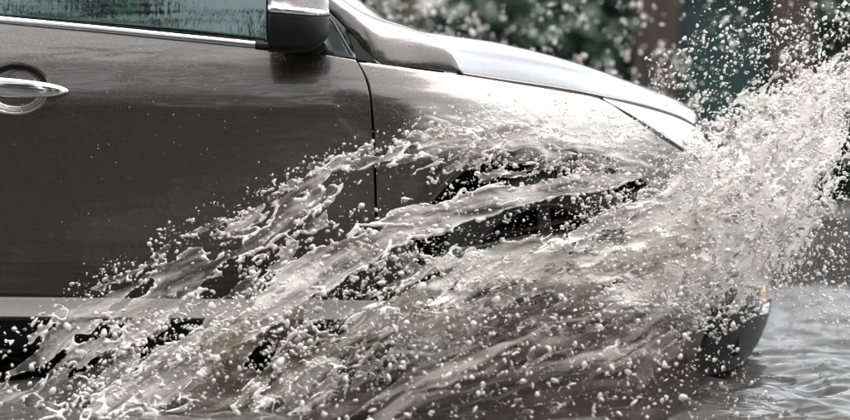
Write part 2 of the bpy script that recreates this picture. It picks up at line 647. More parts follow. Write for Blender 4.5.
pier(632, 679, 'blurred brown pier left of the dark green panel')
pier(771, 816, 'blurred brown pier right of the dark green panel')
gx0, gx1 = at(680, 40, 9.4)[0], at(770, 40, 9.4)[0]
gr = empty('gate', ((gx0 + gx1) / 2, 9.42, .1))
tag(gr, 'dark green painted gate panel between two brown piers', 'gate')
part('panel', box_mesh('panel', (gx0 + .004, 9.41, .1), (gx1 - .004, 9.45, 1.45), M_GREENPANEL, .004), gr)
for z0, z1 in ((.12, .2), (1.34, 1.42)):
    part('rail', box_mesh('rail', (gx0 + .01, 9.385, z0), (gx1 - .01, 9.408, z1), M_GREENPANEL, .004), gr)

# ------------------------------------------------------------------ the car
CY = 0.93                       # car centre line
XW, ZW = at(548, 0, .05)[0], 0.37  # front wheel centre
XRW = XW - 2.72
car = empty('car', (-1.0, CY, 0))
tag(car, 'taupe metallic car with chrome trim driving through a flooded road', 'car')


def sm(t):
    t = np.clip(t, 0, 1)
    return t * t * (3 - 2 * t)


ZX = np.array([-.1, .07, .12, .25, .40, .60, .79, .88, .95, 1.05, 1.3])
XF = np.array([1.02, 1.08, 1.12, 1.165, 1.16, 1.105, 1.035, .985, .93, .86, .7])
XA = .38


def xfront(z):
    return sinterp(z, ZX, XF)


_tab = {}


def sinterp(z, xs, ys):
    key = (float(xs[0]), float(ys[1]), len(xs))
    if key not in _tab:
        q = catmull(np.stack([xs, ys], 1), 400)
        k = np.exp(-np.linspace(-2, 2, 25) ** 2)
        k /= k.sum()
        g = np.linspace(xs[0], xs[-1], 400)
        f = np.interp(g, q[:, 0], q[:, 1])
        _tab[key] = g, np.convolve(np.pad(f, 12, mode='reflect', reflect_type='odd'), k, 'valid')
    g, f = _tab[key]
    return np.interp(z, g, f)


def base_y(x, z):
    """depth of the body side (0 = widest) without the rounding of the nose"""
    x, z = np.broadcast_arrays(np.asarray(x, float), np.asarray(z, float))
    zd = np.array([0.05, .30, .40, .55, .70, .85, .93, .965, 1.0, 1.06, 1.12, 1.18, 1.24])
    yd = np.array([.135, .098, .078, .045, .019, .0055, .002, .0045, .012, .030, .056, .086, .12])
    door = sinterp(z, zd, yd)
    zf = np.array([0.05, .30, .50, .70, .80, .86, .92, .97, 1.01, 1.05, 1.09, 1.2])
    yf = np.array([.03, .02, .008, .000, .010, .035, .071, .109, .148, .192, .239, .365])
    fend = sinterp(z, zf, yf)
    k = sm((x + .30) / .75)
    # rear haunch
    kr = sm((-1.55 - x) / .5)
    return door * (1 - k) + fend * k - .012 * kr * np.exp(-((z - .8) / .2) ** 2)


def nose(t):
    t = np.clip(t, 0, 1)
    return (CY + .0) * (1 - (1 - t ** 3.0) ** (1 / 2.1))


XTAIL = -3.55


def Ys(x, z):
    x, z = np.broadcast_arrays(np.asarray(x, float), np.asarray(z, float))
    b = base_y(x, z)
    t = (x - XA) / (xfront(z) - XA)
    tr = (-2.7 - x) / (-2.7 - XTAIL + .0)
    yy = b + (CY - b) / CY * nose(t)
    return yy + .5 * np.clip(tr, 0, 1) ** 3


def blur_side(f, x, z, e=.012):
    return (f(x, z) * 2 + f(x, z + e) + f(x, z - e) + f(x + e, z) + f(x - e, z)) / 6


def YS(x, z):
    return blur_side(Ys, x, z)


def spx(px, py):
    """photo pixel -> (x,z) on the body side"""
    y = 0.0
    for _ in range(12):
        p = at(px, py, y)
        y = .5 * y + .5 * float(YS(p[0], p[2]))
    return np.array([p[0], p[2]])


def S(pts):
    return np.array([spx(*p) for p in pts])


def side_panel(name, bot, top, left, right, nu, nv, parent, m=None, extra=None, thick=.03, bevel=.003, gap=.0025, off=0.0, far=True):
    m = m or M_PAINT
    g = coons(catmull(bot, nu), catmull(top, nu), catmull(left, nv), catmull(right, nv))
    # pull in from the seams by the gap
    c = g.reshape(-1, 2).mean(0)
    y = YS(g[..., 0], g[..., 1]) + off
    if extra is not None:
        y = y + extra(g[..., 0], g[..., 1])
    G = np.stack([g[..., 0], y, g[..., 1]], -1)
    o = grid_mesh(name, G, m, (0, -1, .2), thick, bevel, parent)
    if far:
        G2 = np.stack([g[::2, ::2, 0], 2 * CY - (YS(g[::2, ::2, 0], g[::2, ::2, 1]) + off), g[::2, ::2, 1]], -1)
        grid_mesh(name, G2, m, (0, 1, .2), thick, bevel, parent)
    return o


g_ = 1.0  # half gap in pixels
# --- front door
HCX, HCZ = spx(15, 88.5)
HRX, HRZ = 35 / 320, 25.5 / 320


def cup(x, z):
    r = np.hypot((x - HCX) / HRX, (z - HCZ) / HRZ)
    d = np.clip((1 - r) / .30, 0, 1)
    return .040 * sm(d) * (1 - .15 * np.clip(r, 0, 1))


belt = [(-40, 17.5), (0, 22.5), (100, 32), (200, 42), (270, 49), (320, 54.5), (355.5, 60)]
cut = [(355.5, 60), (364, 76), (369, 95), (371.5, 125), (373.3, 165), (375, 220), (377, 296)]
dleft = [(-40, 17.5), (-44, 60), (-46, 160), (-40, 293)]
dbot = [(-40, 293), (100, 295), (250, 296), (377, 296)]
front_door = side_panel('front_door', S(dbot), S(belt), S(dleft[::-1]), S(cut[::-1]), 300, 190, car, extra=cup)
# --- sill moulding (silver, flared out to the light) and black lower sill
def strip(name, z0, z1, y0, y1, x0, x1, m, parent, slope=.0, nu=40, nv=6):
    u = np.linspace(x0, x1, nu)[None, :]
    v = np.linspace(0, 1, nv)[:, None]
    z = (z0 + (z1 - z0) * v) + slope * (u - x0)
    y = y0 + (y1 - y0) * v ** .8 + 0 * u
    G = np.stack([u + 0 * v, y, z], -1)
    o = grid_mesh(name, G, m, (0, -1, .3), .02, .003, parent)
    grid_mesh(name, mirror_y(G, CY), m, (0, 1, .3), .02, .003, parent)
    return o


strip('sill_trim', .280, .340, .030, .078, -1.95, -.105, M_SILL, car, -.009)
strip('lower_sill', .17, .276, .09, .048, -1.95, -.105, M_BLACK, car, -.009)

# --- belt chrome
def belt_strip(px0, px1, parent, name='belt_trim', y_off=-.006):
    ps = np.linspace(px0, px1, 40)
    bx = np.array(belt)
    py = np.interp(ps, bx[:, 0], bx[:, 1])
    G = []
    for k, (dz, dy) in enumerate(((.4, .012), (-.2, .0), (-3.0, -.003), (-6.0, .0), (-6.6, .012))):
        row = []
        for a, c in zip(ps, py):
            x, z = spx(a, c)
            p = at(a, c + dz, float(YS(x, z)) + y_off + dy + .004 * (-dz) / 6)
            row.append(p)
        G.append(row)
    return grid_mesh(name, np.array(G), M_CHROME, (0, -1, .3), .008, .001, parent)


belt_strip(-40, 262, front_door)
o = belt_strip(255, 269, front_door, 'trim_end_cap', -.009)
o.data.materials.clear(); o.data.materials.append(M_BLACK)

# --- greenhouse glass: leans inwards above the belt
def glass_y(z):
    return .075 + (z - 1.10) * .38 + .35 * np.clip(z - 1.2, 0, 9) ** 2


def glass_panel(name, bot, top, left, right, nu, nv, parent, m, off=0.0, thick=.005):
    g = coons(catmull(bot, nu), catmull(top, nu), catmull(left, nv), catmull(right, nv))
    G = np.stack([g[..., 0], glass_y(g[..., 1]) + off, g[..., 1]], -1)
    o = grid_mesh(name, G, m, (0, -1, .3), thick, 0, parent)
    grid_mesh(name, mirror_y(G[::2, ::2], CY), m, (0, 1, .3), thick, 0, parent)
    return o


def gpx(px, py):
    y = .1
    for _ in range(10):
        p = at(px, py, y)
        y = .5 * y + .5 * float(glass_y(p[2]))
    return np.array([p[0], p[2]])


def GP(pts):
    return np.array([gpx(*p) for p in pts])


pil = [(352, 55), (333, 22), (318, 6), (280, -26), (220, -68), (180, -95)]
ZR = 1.575
wtop = [(-1.42, 1.585), (-1.0, 1.59), gpx(180, -95)]
wbl = gpx(-48, 14)
window = glass_panel('window_pane', GP([(-48, 14), (100, 27), (200, 37), (352, 55)]), np.array(wtop),
                     np.array([wbl, (-1.44, 1.585)]) if False else np.array([wbl, wtop[0]]), GP(pil), 40, 24, front_door, M_GLASS)
# black mirror triangle in the window corner
tri = GP([(283, 48.5), (356, 58.5), (333, 21.5), (322, 12)])
u = coons(catmull([tri[0], tri[1]], 10), catmull([tri[3], tri[2]], 10), catmull([tri[0], tri[3]], 8), catmull([tri[1], tri[2]], 8))
Gt = np.stack([u[..., 0], glass_y(u[..., 1]) - .010, u[..., 1]], -1)
grid_mesh('mirror_sail', Gt, M_GLOSSBLACK, (0, -1, .3), .009, .001, front_door)
# window seal along the pillar
V, Fq = tube(np.array([[*(gpx(a, c)), 0] for a, c in pil])[:, [0, 2, 1]] * [1, 0, 1] + np.array([[0, glass_y(gpx(a, c)[1]) - .008, 0] for a, c in pil]), .006, 8)
part('window_seal', mesh_np('window_seal', V, Fq, M_SEAL_SHADE), front_door)

# --- door handle: tapered chrome bar bridging the cup
def handle(parent, px_shift=0.0, dx=0.0):
    # stations: (px, centre py, half height px, out)
    st = [(-44, 84, 3, .004), (-40, 84, 7.5, -.012), (-30, 84.5, 9.2, -.022), (-8, 86, 9.6, -.028), (20, 88, 9.3, -.030),
          (42, 89.5, 8.2, -.028), (56, 90.4, 6.2, -.022), (64, 90.8, 4.2, -.014), (68.5, 91, 1.5, -.005)]
    n = 16
    rows = []
    for a, c, h, out in st:
        x, z = spx(a, c)
        y0 = float(YS(x, z)) + out
        hz = h / 320
        ring = []
        for q in range(n):
            t = 2 * math.pi * q / n
            cy, cz = math.cos(t), math.sin(t)
            ring.append([x + dx, y0 + (.012 * cy if cy > 0 else .013 * cy) * min(1, h / 5), z + hz * np.sign(cz) * abs(cz) ** .75])
        rows.append(ring)
    V = np.array(rows)
    m = len(st)
    i, j = np.meshgrid(np.arange(m - 1), np.arange(n), indexing='ij')
    j2 = (j + 1) % n
    Fq = np.stack([i * n + j, (i + 1) * n + j, (i + 1) * n + j2, i * n + j2], -1).reshape(-1, 4)
    me = mesh_np('door_handle', V.reshape(-1, 3), Fq, M_CHROME)
    o = part('door_handle', me, parent)
    s = o.modifiers.new('s', 'SUBSURF')
    s.levels = 2; s.render_levels = 2
    return o


h1 = handle(front_door)
h1['label'] = 'polished chrome door handle'

# --- front fender
shut = [(358.5, 62.8), (378, 64.6), (420, 70.2), (462, 75.8), (520, 84.9), (560, 91.4), (600, 99.5), (628, 116), (655, 134)]
fleft = [(358.5, 62.5), (367, 78), (371.5, 95), (374, 125), (376, 165), (377.5, 220), (379.5, 300), (381, 332)]
th = np.linspace(R(196), R(24), 15)
archc = at(548, 0, 0)[0], .375
AR = .44
arch = np.stack([archc[0] + AR * 1.02 * np.cos(th), archc[1] + AR * np.sin(th)], 1)
fl = S(fleft[::-1])
fbot = np.vstack([fl[:1], fl[:1] * .45 + arch[:1] * .55, arch])
ft = S(shut)
fr = np.stack([np.linspace(arch[-1][0], ft[-1][0], 6), np.linspace(arch[-1][1], ft[-1][1], 6)], 1)


def lip(x, z):
    r = np.hypot((x - archc[0]) / 1.02, z - archc[1])
    return -.012 * np.exp(-((r - AR) / .035) ** 2)


fender = side_panel('front_fender', fbot, ft, fl, fr, 150, 70, car, extra=lip)

# --- front bumper on the nose, one piece side to side
def nose_pt(a, z):
    """a 0..1 round the nose; returns x,y"""
    t = np.sin(a * math.pi / 2)
    xf = xfront(z)
    x = XA + (xf - XA) * t
    return x, YS(x, z) * (t < .999) + CY * (t >= .999)


def a_of(x, z):
    t = np.clip((x - XA) / (xfront(z) - XA), 0, 1)
    return np.arcsin(t) * 2 / math.pi


def nose_panel(name, bot, top, left, right, nu, nv, parent, m, off=0.0, thick=.02, bevel=.002, full=True, extra=None):
    """boundaries in (a,z)"""
    g = coons(catmull(bot, nu), catmull(top, nu), catmull(left, nv), catmull(right, nv))
    a, z = np.clip(g[..., 0], 0, 1), g[..., 1]
    t = np.sin(a * math.pi / 2)
    xf = xfront(z)
    x = XA + (xf - XA) * t
    b = base_y(x, z)
    y = b + (CY - b) / CY * nose(t)
    G = np.stack([x, y, z], -1)
    if off:
        G[..., 0] += off * t
        G[..., 1] -= off * (1 - t)
    if full:
        G = np.concatenate([G, mirror_y(G[:, -2::-1], CY)], 1)
    o = grid_mesh(name, G, m, (1, -.4, 0), thick, bevel, parent)
    return o


def AZ(pts):
    q = S(pts)
    return np.stack([a_of(q[:, 0], q[:, 1]), q[:, 1]], 1)


seam = np.stack([np.linspace(arch[-1][0] + .005, ft[-1][0] + .004, 6), np.linspace(arch[-1][1], ft[-1][1] - .004, 6)], 1)
archf = np.stack([archc[0] + AR * 1.02 * np.cos(np.linspace(R(-16), R(23), 6)), archc[1] + AR * np.sin(np.linspace(R(-16), R(23), 6))], 1)
bl = np.vstack([[[archc[0] + AR + .0, .075]], archf, seam[1:]])
bl = np.stack([a_of(bl[:, 0], bl[:, 1]), bl[:, 1]], 1)
bt = np.vstack([bl[-1:], AZ([(680, 150), (702, 164)]), [[.80, .735], [1.0, .72]]])
bb = np.array([[bl[0][0], bl[0][1]], [.62, .07], [.8, .07], [1.0, .075]])
br = np.array([[1.0, .075], [1.0, .4], [1.0, .72]])
bumper = nose_panel('front_bumper', bb, bt, bl, br, 70, 60, car, M_PAINT)
# black lower half of the bumper
lowb = np.array([[.45, .068], [.7, .066], [1.0, .068]])
lowt = np.array([[.47, .36], [.70, .45], [1.0, .46]])
low = nose_panel('lower_grille', lowb, lowt, np.array([lowb[0], lowt[0]]), np.array([lowb[-1], lowt[-1]]), 40, 14, bumper, M_BLACK, off=.012, thick=.01)
# fog lamp: amber marker over a white lens, near corner and mirrored
def lamp_patch(name, a0, a1, z0, z1, m, parent, off):
    e = np.array
    return [nose_panel(name, e([[a0, z0], [a1, z0 - .005]]), e([[a0 + .02, z1], [a1, z1]]), e([[a0, z0], [a0 + .02, z1]]), e([[a1, z0 - .005], [a1, z1]]), 8, 6, parent, m, off=off, thick=.01, full=False)]


lamp_patch('fog_lamp', .71, .78, .243, .272, M_LAMPWHITE, bumper, .02)
lamp_patch('amber_marker', .69, .735, .282, .345, M_AMBER, bumper, .02)

# --- headlight
hlow = AZ([(603, 99.5), (630, 115), (658, 133), (684, 150.5), (706, 164)])
hup = AZ([(603, 98), (640, 106.5), (676, 117), (700, 130), (712, 148)])
hR = np.array([hlow[-1], (hlow[-1] + hup[-1]) / 2, hup[-1]])
hL = np.array([hlow[0], hup[0]])
for side in (0, 1):
    g = coons(catmull(hlow, 50), catmull(hup, 50), catmull(hL, 14), catmull(hR, 14))
    a, z = g[..., 0], g[..., 1]
    t = np.sin(a * math.pi / 2)
    x = XA + (xfront(z) - XA) * t
    b = base_y(x, z)
    y = b + (CY - b) / CY * nose(t)
    G = np.stack([x, y, z], -1)
    nrm = np.array([.5, -.6, .6])
    bulge = np.sin(np.linspace(0, 1, 14) * math.pi)[:, None] * np.sin(np.linspace(.04, .96, 50) * math.pi)[None]
    G1 = G + nrm * (.010 * bulge)[..., None]
    G2 = G - nrm * .022
    if side:
        G1, G2 = mirror_y(G1, CY), mirror_y(G2, CY)
    out = (.5, -.6 if not side else .6, .5)
    hou = grid_mesh('headlight', G2, M_LAMPWHITE, out, .03, 0, car)
    grid_mesh('lens', G1, M_LENS, out, .004, 0, hou)
    for row in (G1[0], G1[-1]):
        v, f = tube(row[::3] + np.array([0, .004 if not side else -.004, 0]), .0045, 6)
        part('lamp_gap_shade', mesh_np('lamp_gap_shade', v, f, M_SEAL_SHADE), hou)  # black tube painted in as the shaded gap along the lamp edge
    for q in (.45, .72):
        c = G2[7, int(q * 49)]
        bm = bmesh.new()
        bmesh.ops.create_uvsphere(bm, u_segments=20, v_segments=12, radius=.026)
        for v in bm.verts:
            v.co = Vector(c) + v.co
        part('bulb', bm_mesh('bulb', bm, M_CHROME), hou)

# --- hood
rearx = 0.03
ed = [(463, 73), (500, 78.8), (560, 87.6), (600, 95), (640, 103.5), (676, 114.5), (694, 123.5)]
E3 = []
for p in ed:
    x, z = spx(p[0], p[1])
    E3.append([x, float(YS(x, z)), z])
nuh, nvh = 80, 61
E3 = catmull(np.array(E3), nuh)
C3 = catmull(np.array([at(*p, CY) for p in ((414, 31), (500, 43.5), (570, 61), (640, 85), (676, 99.5), (692, 109), (696, 119))]), nuh)
v = np.linspace(-1, 1, nvh)[:, None, None]
wv = 1 - np.abs(v) ** 2.3
wy = (v + 1) / 2
Gh = np.zeros((nvh, nuh, 3))
Gh[..., 0] = (E3[None, :, 0] + (C3[None, :, 0] - E3[None, :, 0]) * (1 - np.abs(v[..., 0]) ** 2.0))
Gh[..., 2] = (E3[None, :, 2] + (C3[None, :, 2] - E3[None, :, 2]) * wv[..., 0])
half = (CY - E3[None, :, 1])
Gh[..., 1] = CY + np.sign(v[..., 0]) * half * np.abs(v[..., 0]) ** .96
# slim character crease running along the hood
vv = np.abs(v[..., 0])
Gh[..., 2] += .010 * np.exp(-((vv - .62) / .06) ** 2) * np.sin(np.linspace(0, 1, nuh) * math.pi)[None]
hood = grid_mesh('hood', Gh, M_PAINT, (0, 0, 1), .02, .003, car)
# dark strip under the hood seam, shade of the gap put into its colour
V, Fq = tube(E3[2:-2] + np.array([.0, .018, -.016]), .012, 8)
part('hood_gap_shade', mesh_np('hood_gap_shade', V, Fq, M_SEAL_SHADE), hood)

# --- A-pillar and cowl corner
lo_px = [(461, 73.2, .150), (420, 67.8, .128), (379, 62, .098), (352, 35, .135), (330, 13, .17), (300, -15, .21), (240, -60, .28), (190, -95, .335)]
up_px = [(426, 34.5, .20), (400, 25, .195), (374, 16, .195), (354, 6, .21), (336, -6, .235), (300, -29, .275), (245, -66, .34), (196, -99, .40)]
lo3 = np.array([at(*p) for p in lo_px])
up3 = np.array([at(*p) for p in up_px])
lo_c, up_c = catmull(lo3, 60), catmull(up3, 60)
tt = np.linspace(0, 1, 18)[:, None, None]
_c, _s = 1 - np.cos(tt * math.pi / 2), np.sin(tt * math.pi / 2)
wt_ = np.concatenate([.6 * tt + .4 * _c, .12 * tt + .88 * _c, .12 * tt + .88 * _s], -1)
Gp = lo_c[None] + (up_c - lo_c)[None] * wt_
a_pillar = grid_mesh('a_pillar', Gp, M_PAINT, (.2, -1, .6), .02, .003, car)
grid_mesh('a_pillar', mirror_y(Gp, CY), M_PAINT, (.2, 1, .6), .02, .003, car)
# dark corner plate between door glass and pillar
cp = np.array([at(357.5, 60.5, .085), at(377, 62.2, .095), at(353, 38, .13), at(349, 36, .128)])
u = coons(catmull(cp[:2], 8), catmull(cp[[3, 2]], 8), catmull(cp[[0, 3]], 8), catmull(cp[[1, 2]], 8))
grid_mesh('corner_plate', u + np.array([0, -.003, 0]), M_LINER, (0, -1, .2), .006, .001, a_pillar)

# --- windscreen, roof, rear
def loft_cross(A, Bc, n=31, p=2.0):
    """near edge curve A -> centre curve Bc -> mirrored"""
    v = np.linspace(-1, 1, n)[:, None]
    out = np.zeros((n, len(A), 3))
    k = 1 - np.abs(v) ** p
    out[..., 0] = A[None, :, 0] + (Bc[None, :, 0] - A[None, :, 0]) * k
    out[..., 2] = A[None, :, 2] + (Bc[None, :, 2] - A[None, :, 2]) * k
    out[..., 1] = CY + np.sign(v) * (CY - A[None, :, 1]) * np.abs(v)
    return out


A = up_c[:, :] + np.array([0, .012, -.006])
Bc = A.copy()
Bc[:, 1] = CY
Bc[:, 0] += np.linspace(.03, .07, 60)
Bc[:, 2] += np.linspace(-.012, .03, 60)
Gw = loft_cross(A, Bc)
grid_mesh('windscreen', Gw, M_GLASS, (.5, 0, 1), .006, 0, car)
# cowl below the windscreen
box = box_mesh('cowl', (-.1, .30, 1.02), (.06, 2 * CY - .30, 1.075), M_BLACK, .01)
part('cowl', box, car)
rt = np.array([[up3[-1][0], up3[-1][1], up3[-1][2]], [-1.4, .43, 1.66], [-2.2, .44, 1.66], [-2.9, .47, 1.61], [-3.2, .50, 1.56]])
A = catmull(rt, 50)
Bc = A.copy(); Bc[:, 1] = CY; Bc[:, 2] += .055
Bc[:, 0] += np.linspace(.07, -.06, 50)
grid_mesh('roof', loft_cross(A, Bc), M_PAINT, (0, 0, 1), .02, .003, car)
# roof rail strip between side glass and roof
side_top = np.array([[lo3[-1][0], glass_y(1.58), 1.585], [-1.0, glass_y(1.59), 1.595], [-1.42, glass_y(1.585), 1.595], [-2.3, glass_y(1.57), 1.58], [-3.0, .42, 1.53], [-3.2, .46, 1.50]])
B1 = catmull(side_top, 50)
t3 = np.linspace(0, 1, 8)[:, None, None]
Gr = B1[None] * (1 - t3) + A[None] * t3 + 4 * t3 * (1 - t3) * np.array([0, -.012, .012])
grid_mesh('roof_rail', Gr, M_PAINT, (0, -1, 1), .02, .002, car)
grid_mesh('roof_rail', mirror_y(Gr, CY), M_PAINT, (0, 1, 1), .02, .002, car)

# rear door and quarter, outside the frame
rd_l = [(-2.02, 1.24), (-2.05, 1.0), (-1.93, .7), (-1.87, .35)]
dl = S(dleft)
rd_r = dl - [.006, 0]
rbelt = np.array([rd_l[0], [-1.75, 1.235], rd_r[0]])
rbot = np.array([rd_l[-1], [-1.6, .352], rd_r[-1]])
rear_door = side_panel('rear_door', rbot, rbelt, np.array(rd_l)[::-1], rd_r[::-1], 60, 60, car)
handle(rear_door, dx=-.92)
glass_panel('window_pane', np.array([[-2.0, 1.235], [-1.7, 1.23], [wbl[0] - .05, wbl[1] + .004]]), np.array([[-2.1, 1.575], [-1.8, 1.58], [-1.47, 1.585]]),
            np.array([[-2.0, 1.235], [-2.1, 1.575]]), np.array([[wbl[0] - .05, wbl[1] + .004], [-1.47, 1.585]]), 20, 12, rear_door, M_GLASS)
bpil = np.array([[wbl[0] - .045, wbl[1]], [wbl[0] - .004, wbl[1]]])
glass_panel('b_pillar', bpil, np.array([[-1.465, 1.587], [-1.422, 1.587]]), np.array([bpil[0], [-1.465, 1.587]]), np.array([bpil[1], [-1.422, 1.587]]), 4, 10, car, M_GLOSSBLACK, off=-.004, thick=.02)
thr = np.linspace(R(196), R(20), 17)
rarch = np.stack([XRW + AR * np.cos(thr), .375 + AR * np.sin(thr)], 1)
q_right = np.array([[rarch[-1][0], rarch[-1][1]], [-1.95, .72], [-2.056, 1.0], [-2.026, 1.24]])
q_left = np.array([[-3.3, .35], [-3.42, .7], [-3.42, 1.0], [-3.36, 1.24]])
q_bot = np.vstack([q_left[:1], [(q_left[0] + rarch[0]) / 2], rarch])
q_top = np.array([q_left[-1], [-2.7, 1.245], q_right[-1]])
side_panel('rear_quarter', q_bot, q_top, q_left, q_right, 90, 40, car)
glass_panel('quarter_glass', np.array([[-3.05, 1.25], [-2.03, 1.245]]), np.array([[-2.95, 1.53], [-2.13, 1.572]]), np.array([[-3.05, 1.25], [-2.95, 1.53]]), np.array([[-2.03, 1.245], [-2.13, 1.572]]), 14, 8, car, M_GLASS)
glass_panel('d_pillar', np.array([[-3.38, 1.25], [-3.05, 1.25]]), np.array([[-3.2, 1.5], [-2.95, 1.53]]), np.array([[-3.38, 1.25], [-3.2, 1.5]]), np.array([[-3.05, 1.25], [-2.95, 1.53]]), 10, 8, car, M_PAINT, off=-.004, thick=.02)
# tail: tailgate and rear bumper
zz = np.linspace(.3, 1.52, 40)
tx = np.interp(zz, [.3, .5, .72, .74, 1.0, 1.24, 1.52], [-3.42, -3.56, -3.56, -3.52, -3.50, -3.42, -3.22])
yedge = np.interp(zz, [.3, 1.24, 1.52], [.22, .40, .50])
yy = np.linspace(-1, 1, 25)
Gt = np.zeros((40, 25, 3))
Gt[..., 0] = tx[:, None] + .08 * np.abs(yy[None]) ** 3
Gt[..., 1] = CY + yy[None] * (CY - yedge[:, None])
Gt[..., 2] = zz[:, None]
tg = grid_mesh('tailgate', Gt[14:], M_PAINT, (-1, 0, 0), .02, .003, car)
rb = Gt[:14].copy()
rb[..., 0] -= .03
grid_mesh('rear_bumper', rb, M_PAINT, (-1, 0, 0), .02, .003, car)
Gg = Gt[30:39, 3:-3].copy(); Gg[..., 0] -= .006
grid_mesh('rear_window', Gg, M_GLASS, (-1, 0, .2), .004, 0, tg)
M_RED = mat('red_lamp', (.35, .01, .01), .1, Coat_Weight=1.0)
for s in (0, 1):
    part('tail_lamp', box_mesh('tail_lamp', (-3.50, .34 if not s else 2 * CY - .50, .98), (-3.40, .50 if not s else 2 * CY - .34, 1.18), M_RED, .02), car)

# --- grille between the headlights
gz0, gz1 = .745, .835
gl_ = nose_panel('grille', np.array([[.80, gz0], [1, gz0 - .01]]), np.array([[.80, gz1], [1, gz1]]), np.array([[.80, gz0], [.80, gz1]]), np.array([[1, gz0 - .01], [1, gz1]]), 16, 8, car, M_BLACK, off=-.01)
for z in (.765, .79, .815):
    nose_panel('slat', np.array([[.80, z], [1, z]]), np.array([[.80, z + .008], [1, z + .008]]), np.array([[.80, z], [.80, z + .008]]), np.array([[1, z], [1, z + .008]]), 16, 2, gl_, M_CHROME, off=.006, thick=.006, bevel=0)

# --- underbody and arch liners
ub = bmesh.new()
bm_box(ub, (-3.3, .30, .22), (1.0, 2 * CY - .30, .34), .02)
bm_box(ub, (XW + AR + .02, .30, .12), (1.02, 2 * CY - .30, .84), .02)
bm_box(ub, (-1.82, .09, .2), (XW - AR - .02, 2 * CY - .09, .345), .01)
part('underbody', bm_mesh('underbody', ub, M_LINER, False), car)
part('engine_bay', box_mesh('engine_bay', (-.08, .36, .341), (.82, 2 * CY - .36, .86), M_LINER, .02), car)
part('firewall', box_mesh('firewall', (-.16, .12, .346), (-.10, 2 * CY - .12, 1.02), M_LINER, .01), car)
for cx in (archc[0], XRW):
    for s in (0, 1):
        a = np.linspace(R(198), R(-18), 24)
        yv = np.linspace(.015, .36, 5)
        Gl = np.zeros((5, 24, 3))
        Gl[..., 0] = cx + (AR + .006) * np.cos(a)[None]
        Gl[..., 2] = .375 + (AR + .006) * np.sin(a)[None]
        Gl[..., 1] = yv[:, None]
        if s:
            Gl = mirror_y(Gl, CY)
        ln = grid_mesh('arch_liner', Gl, M_LINER, (0, 0, 1), .004, 0, car)
        # inner wall of the arch
        rr = np.linspace(.02, AR + .006, 4)
        Gi = np.zeros((4, 24, 3))
        Gi[..., 0] = cx + rr[:, None] * np.cos(a)[None]
        Gi[..., 2] = .375 + rr[:, None] * np.sin(a)[None]
        Gi[..., 1] = .362 if not s else 2 * CY - .362
        grid_mesh('inner_wall', Gi, M_LINER, (0, -1 if not s else 1, 0), .004, 0, ln)

# --- wheels
def wheel(cx, near):
    yc = .16 if near else 2 * CY - .16
    sg = 1 if near else -1
    tp = [(.255, -.10), (.30, -.115), (.335, -.112), (.352, -.095), (.36, -.07), (.36, .07), (.352, .095), (.335, .112), (.30, .115), (.255, .10), (.25, 0), (.255, -.10)]
    ty = part('wheel', lathe('wheel', [(.03, -.085 * sg), (.06, -.088 * sg), (.066, -.075 * sg), (.066, .03 * sg), (.02, .04 * sg)], (cx, yc, .37), M_ALLOY, 24), car)
    part('tyre', lathe('tyre', tp, (cx, yc, .37), M_RUBBER, 64), ty)
    part('rim', lathe('rim', [(.262, -.10 * sg), (.250, -.108 * sg), (.238, -.095 * sg), (.23, -.03 * sg), (.235, .09 * sg)], (cx, yc, .37), M_ALLOY, 64), ty)
    part('brake_disc', lathe('brake_disc', [(.05, -.01 * sg), (.16, -.012 * sg), (.16, .01 * sg), (.05, .012 * sg)], (cx, yc, .37), M_ALLOY, 32), ty)
    for k in range(5):
        a = 2 * math.pi * k / 5 + .35
        bm = bmesh.new()
        bm_box(bm, (.05, -.028, -.012), (.245, .028, .012), .006)
        for v in bm.verts:
            tpr = 1 - .35 * (v.co.x - .05) / .2
            X0, T0, D0 = v.co.x, v.co.y * tpr, v.co.z
            v.co = Vector((cx + X0 * math.cos(a) - T0 * math.sin(a), yc + sg * (-.082 - .01 * (X0 - .05) / .2 + D0), .37 + X0 * math.sin(a) + T0 * math.cos(a)))
        bmesh.ops.recalc_face_normals(bm, faces=bm.faces)
        part('spoke', bm_mesh('spoke', bm, M_ALLOY, False), ty)


for cx in (archc[0], XRW):
    wheel(cx, True)
    wheel(cx, False)

# --- door mirror
def ring_loft(name, rings, m, parent, caps=True, sub=1):
    V = np.array(rings)
    mm, n = V.shape[:2]
    i, j = np.meshgrid(np.arange(mm - 1), np.arange(n), indexing='ij')
    j2 = (j + 1) % n
    Fq = np.stack([i * n + j, (i + 1) * n + j, (i + 1) * n + j2, i * n + j2], -1).reshape(-1, 4)
    me = mesh_np(name, V.reshape(-1, 3), Fq, m)
    bm = bmesh.new()
    bm.from_mesh(me)
    bmesh.ops.holes_fill(bm, edges=[e for e in bm.edges if e.is_boundary], sides=0)
    bmesh.ops.recalc_face_normals(bm, faces=bm.faces)
    for f in bm.faces:
        f.smooth = len(f.verts) <= 4
    bm.to_mesh(me)
    bm.free()
    return part(name, me, parent)


def mirror_rings(z_lo_px, z_hi_px, grow=0.0):
    """rings along x (rear glass end -> rounded front), cross-section in y,z cut to a pixel band"""
    st = [(268.0, 1.0), (272, 1.02), (285, 1.02), (298, .98), (309, .90), (317, .76), (323.5, .54), (327.5, .30), (329, .10)]
    Yc = -.105
    rings = []
    n = 28
    for a, s in st:
        ring = []
        for q in range(n):
            t = 2 * math.pi * q / n
            c, sn = math.cos(t), math.sin(t)
            yy_ = Yc + (.115 + grow) * s * np.sign(c) * abs(c) ** .7
            cen = 16 + (a - 268) * .03
            hp = 36 * (.35 + .65 * s) + grow * 320
            pz = cen - hp * np.sign(sn) * abs(sn) ** .82
            pz = min(max(pz, z_lo_px(a)), z_hi_px(a))
            ring.append(at(a, pz, yy_))
        rings.append(ring)
    return rings


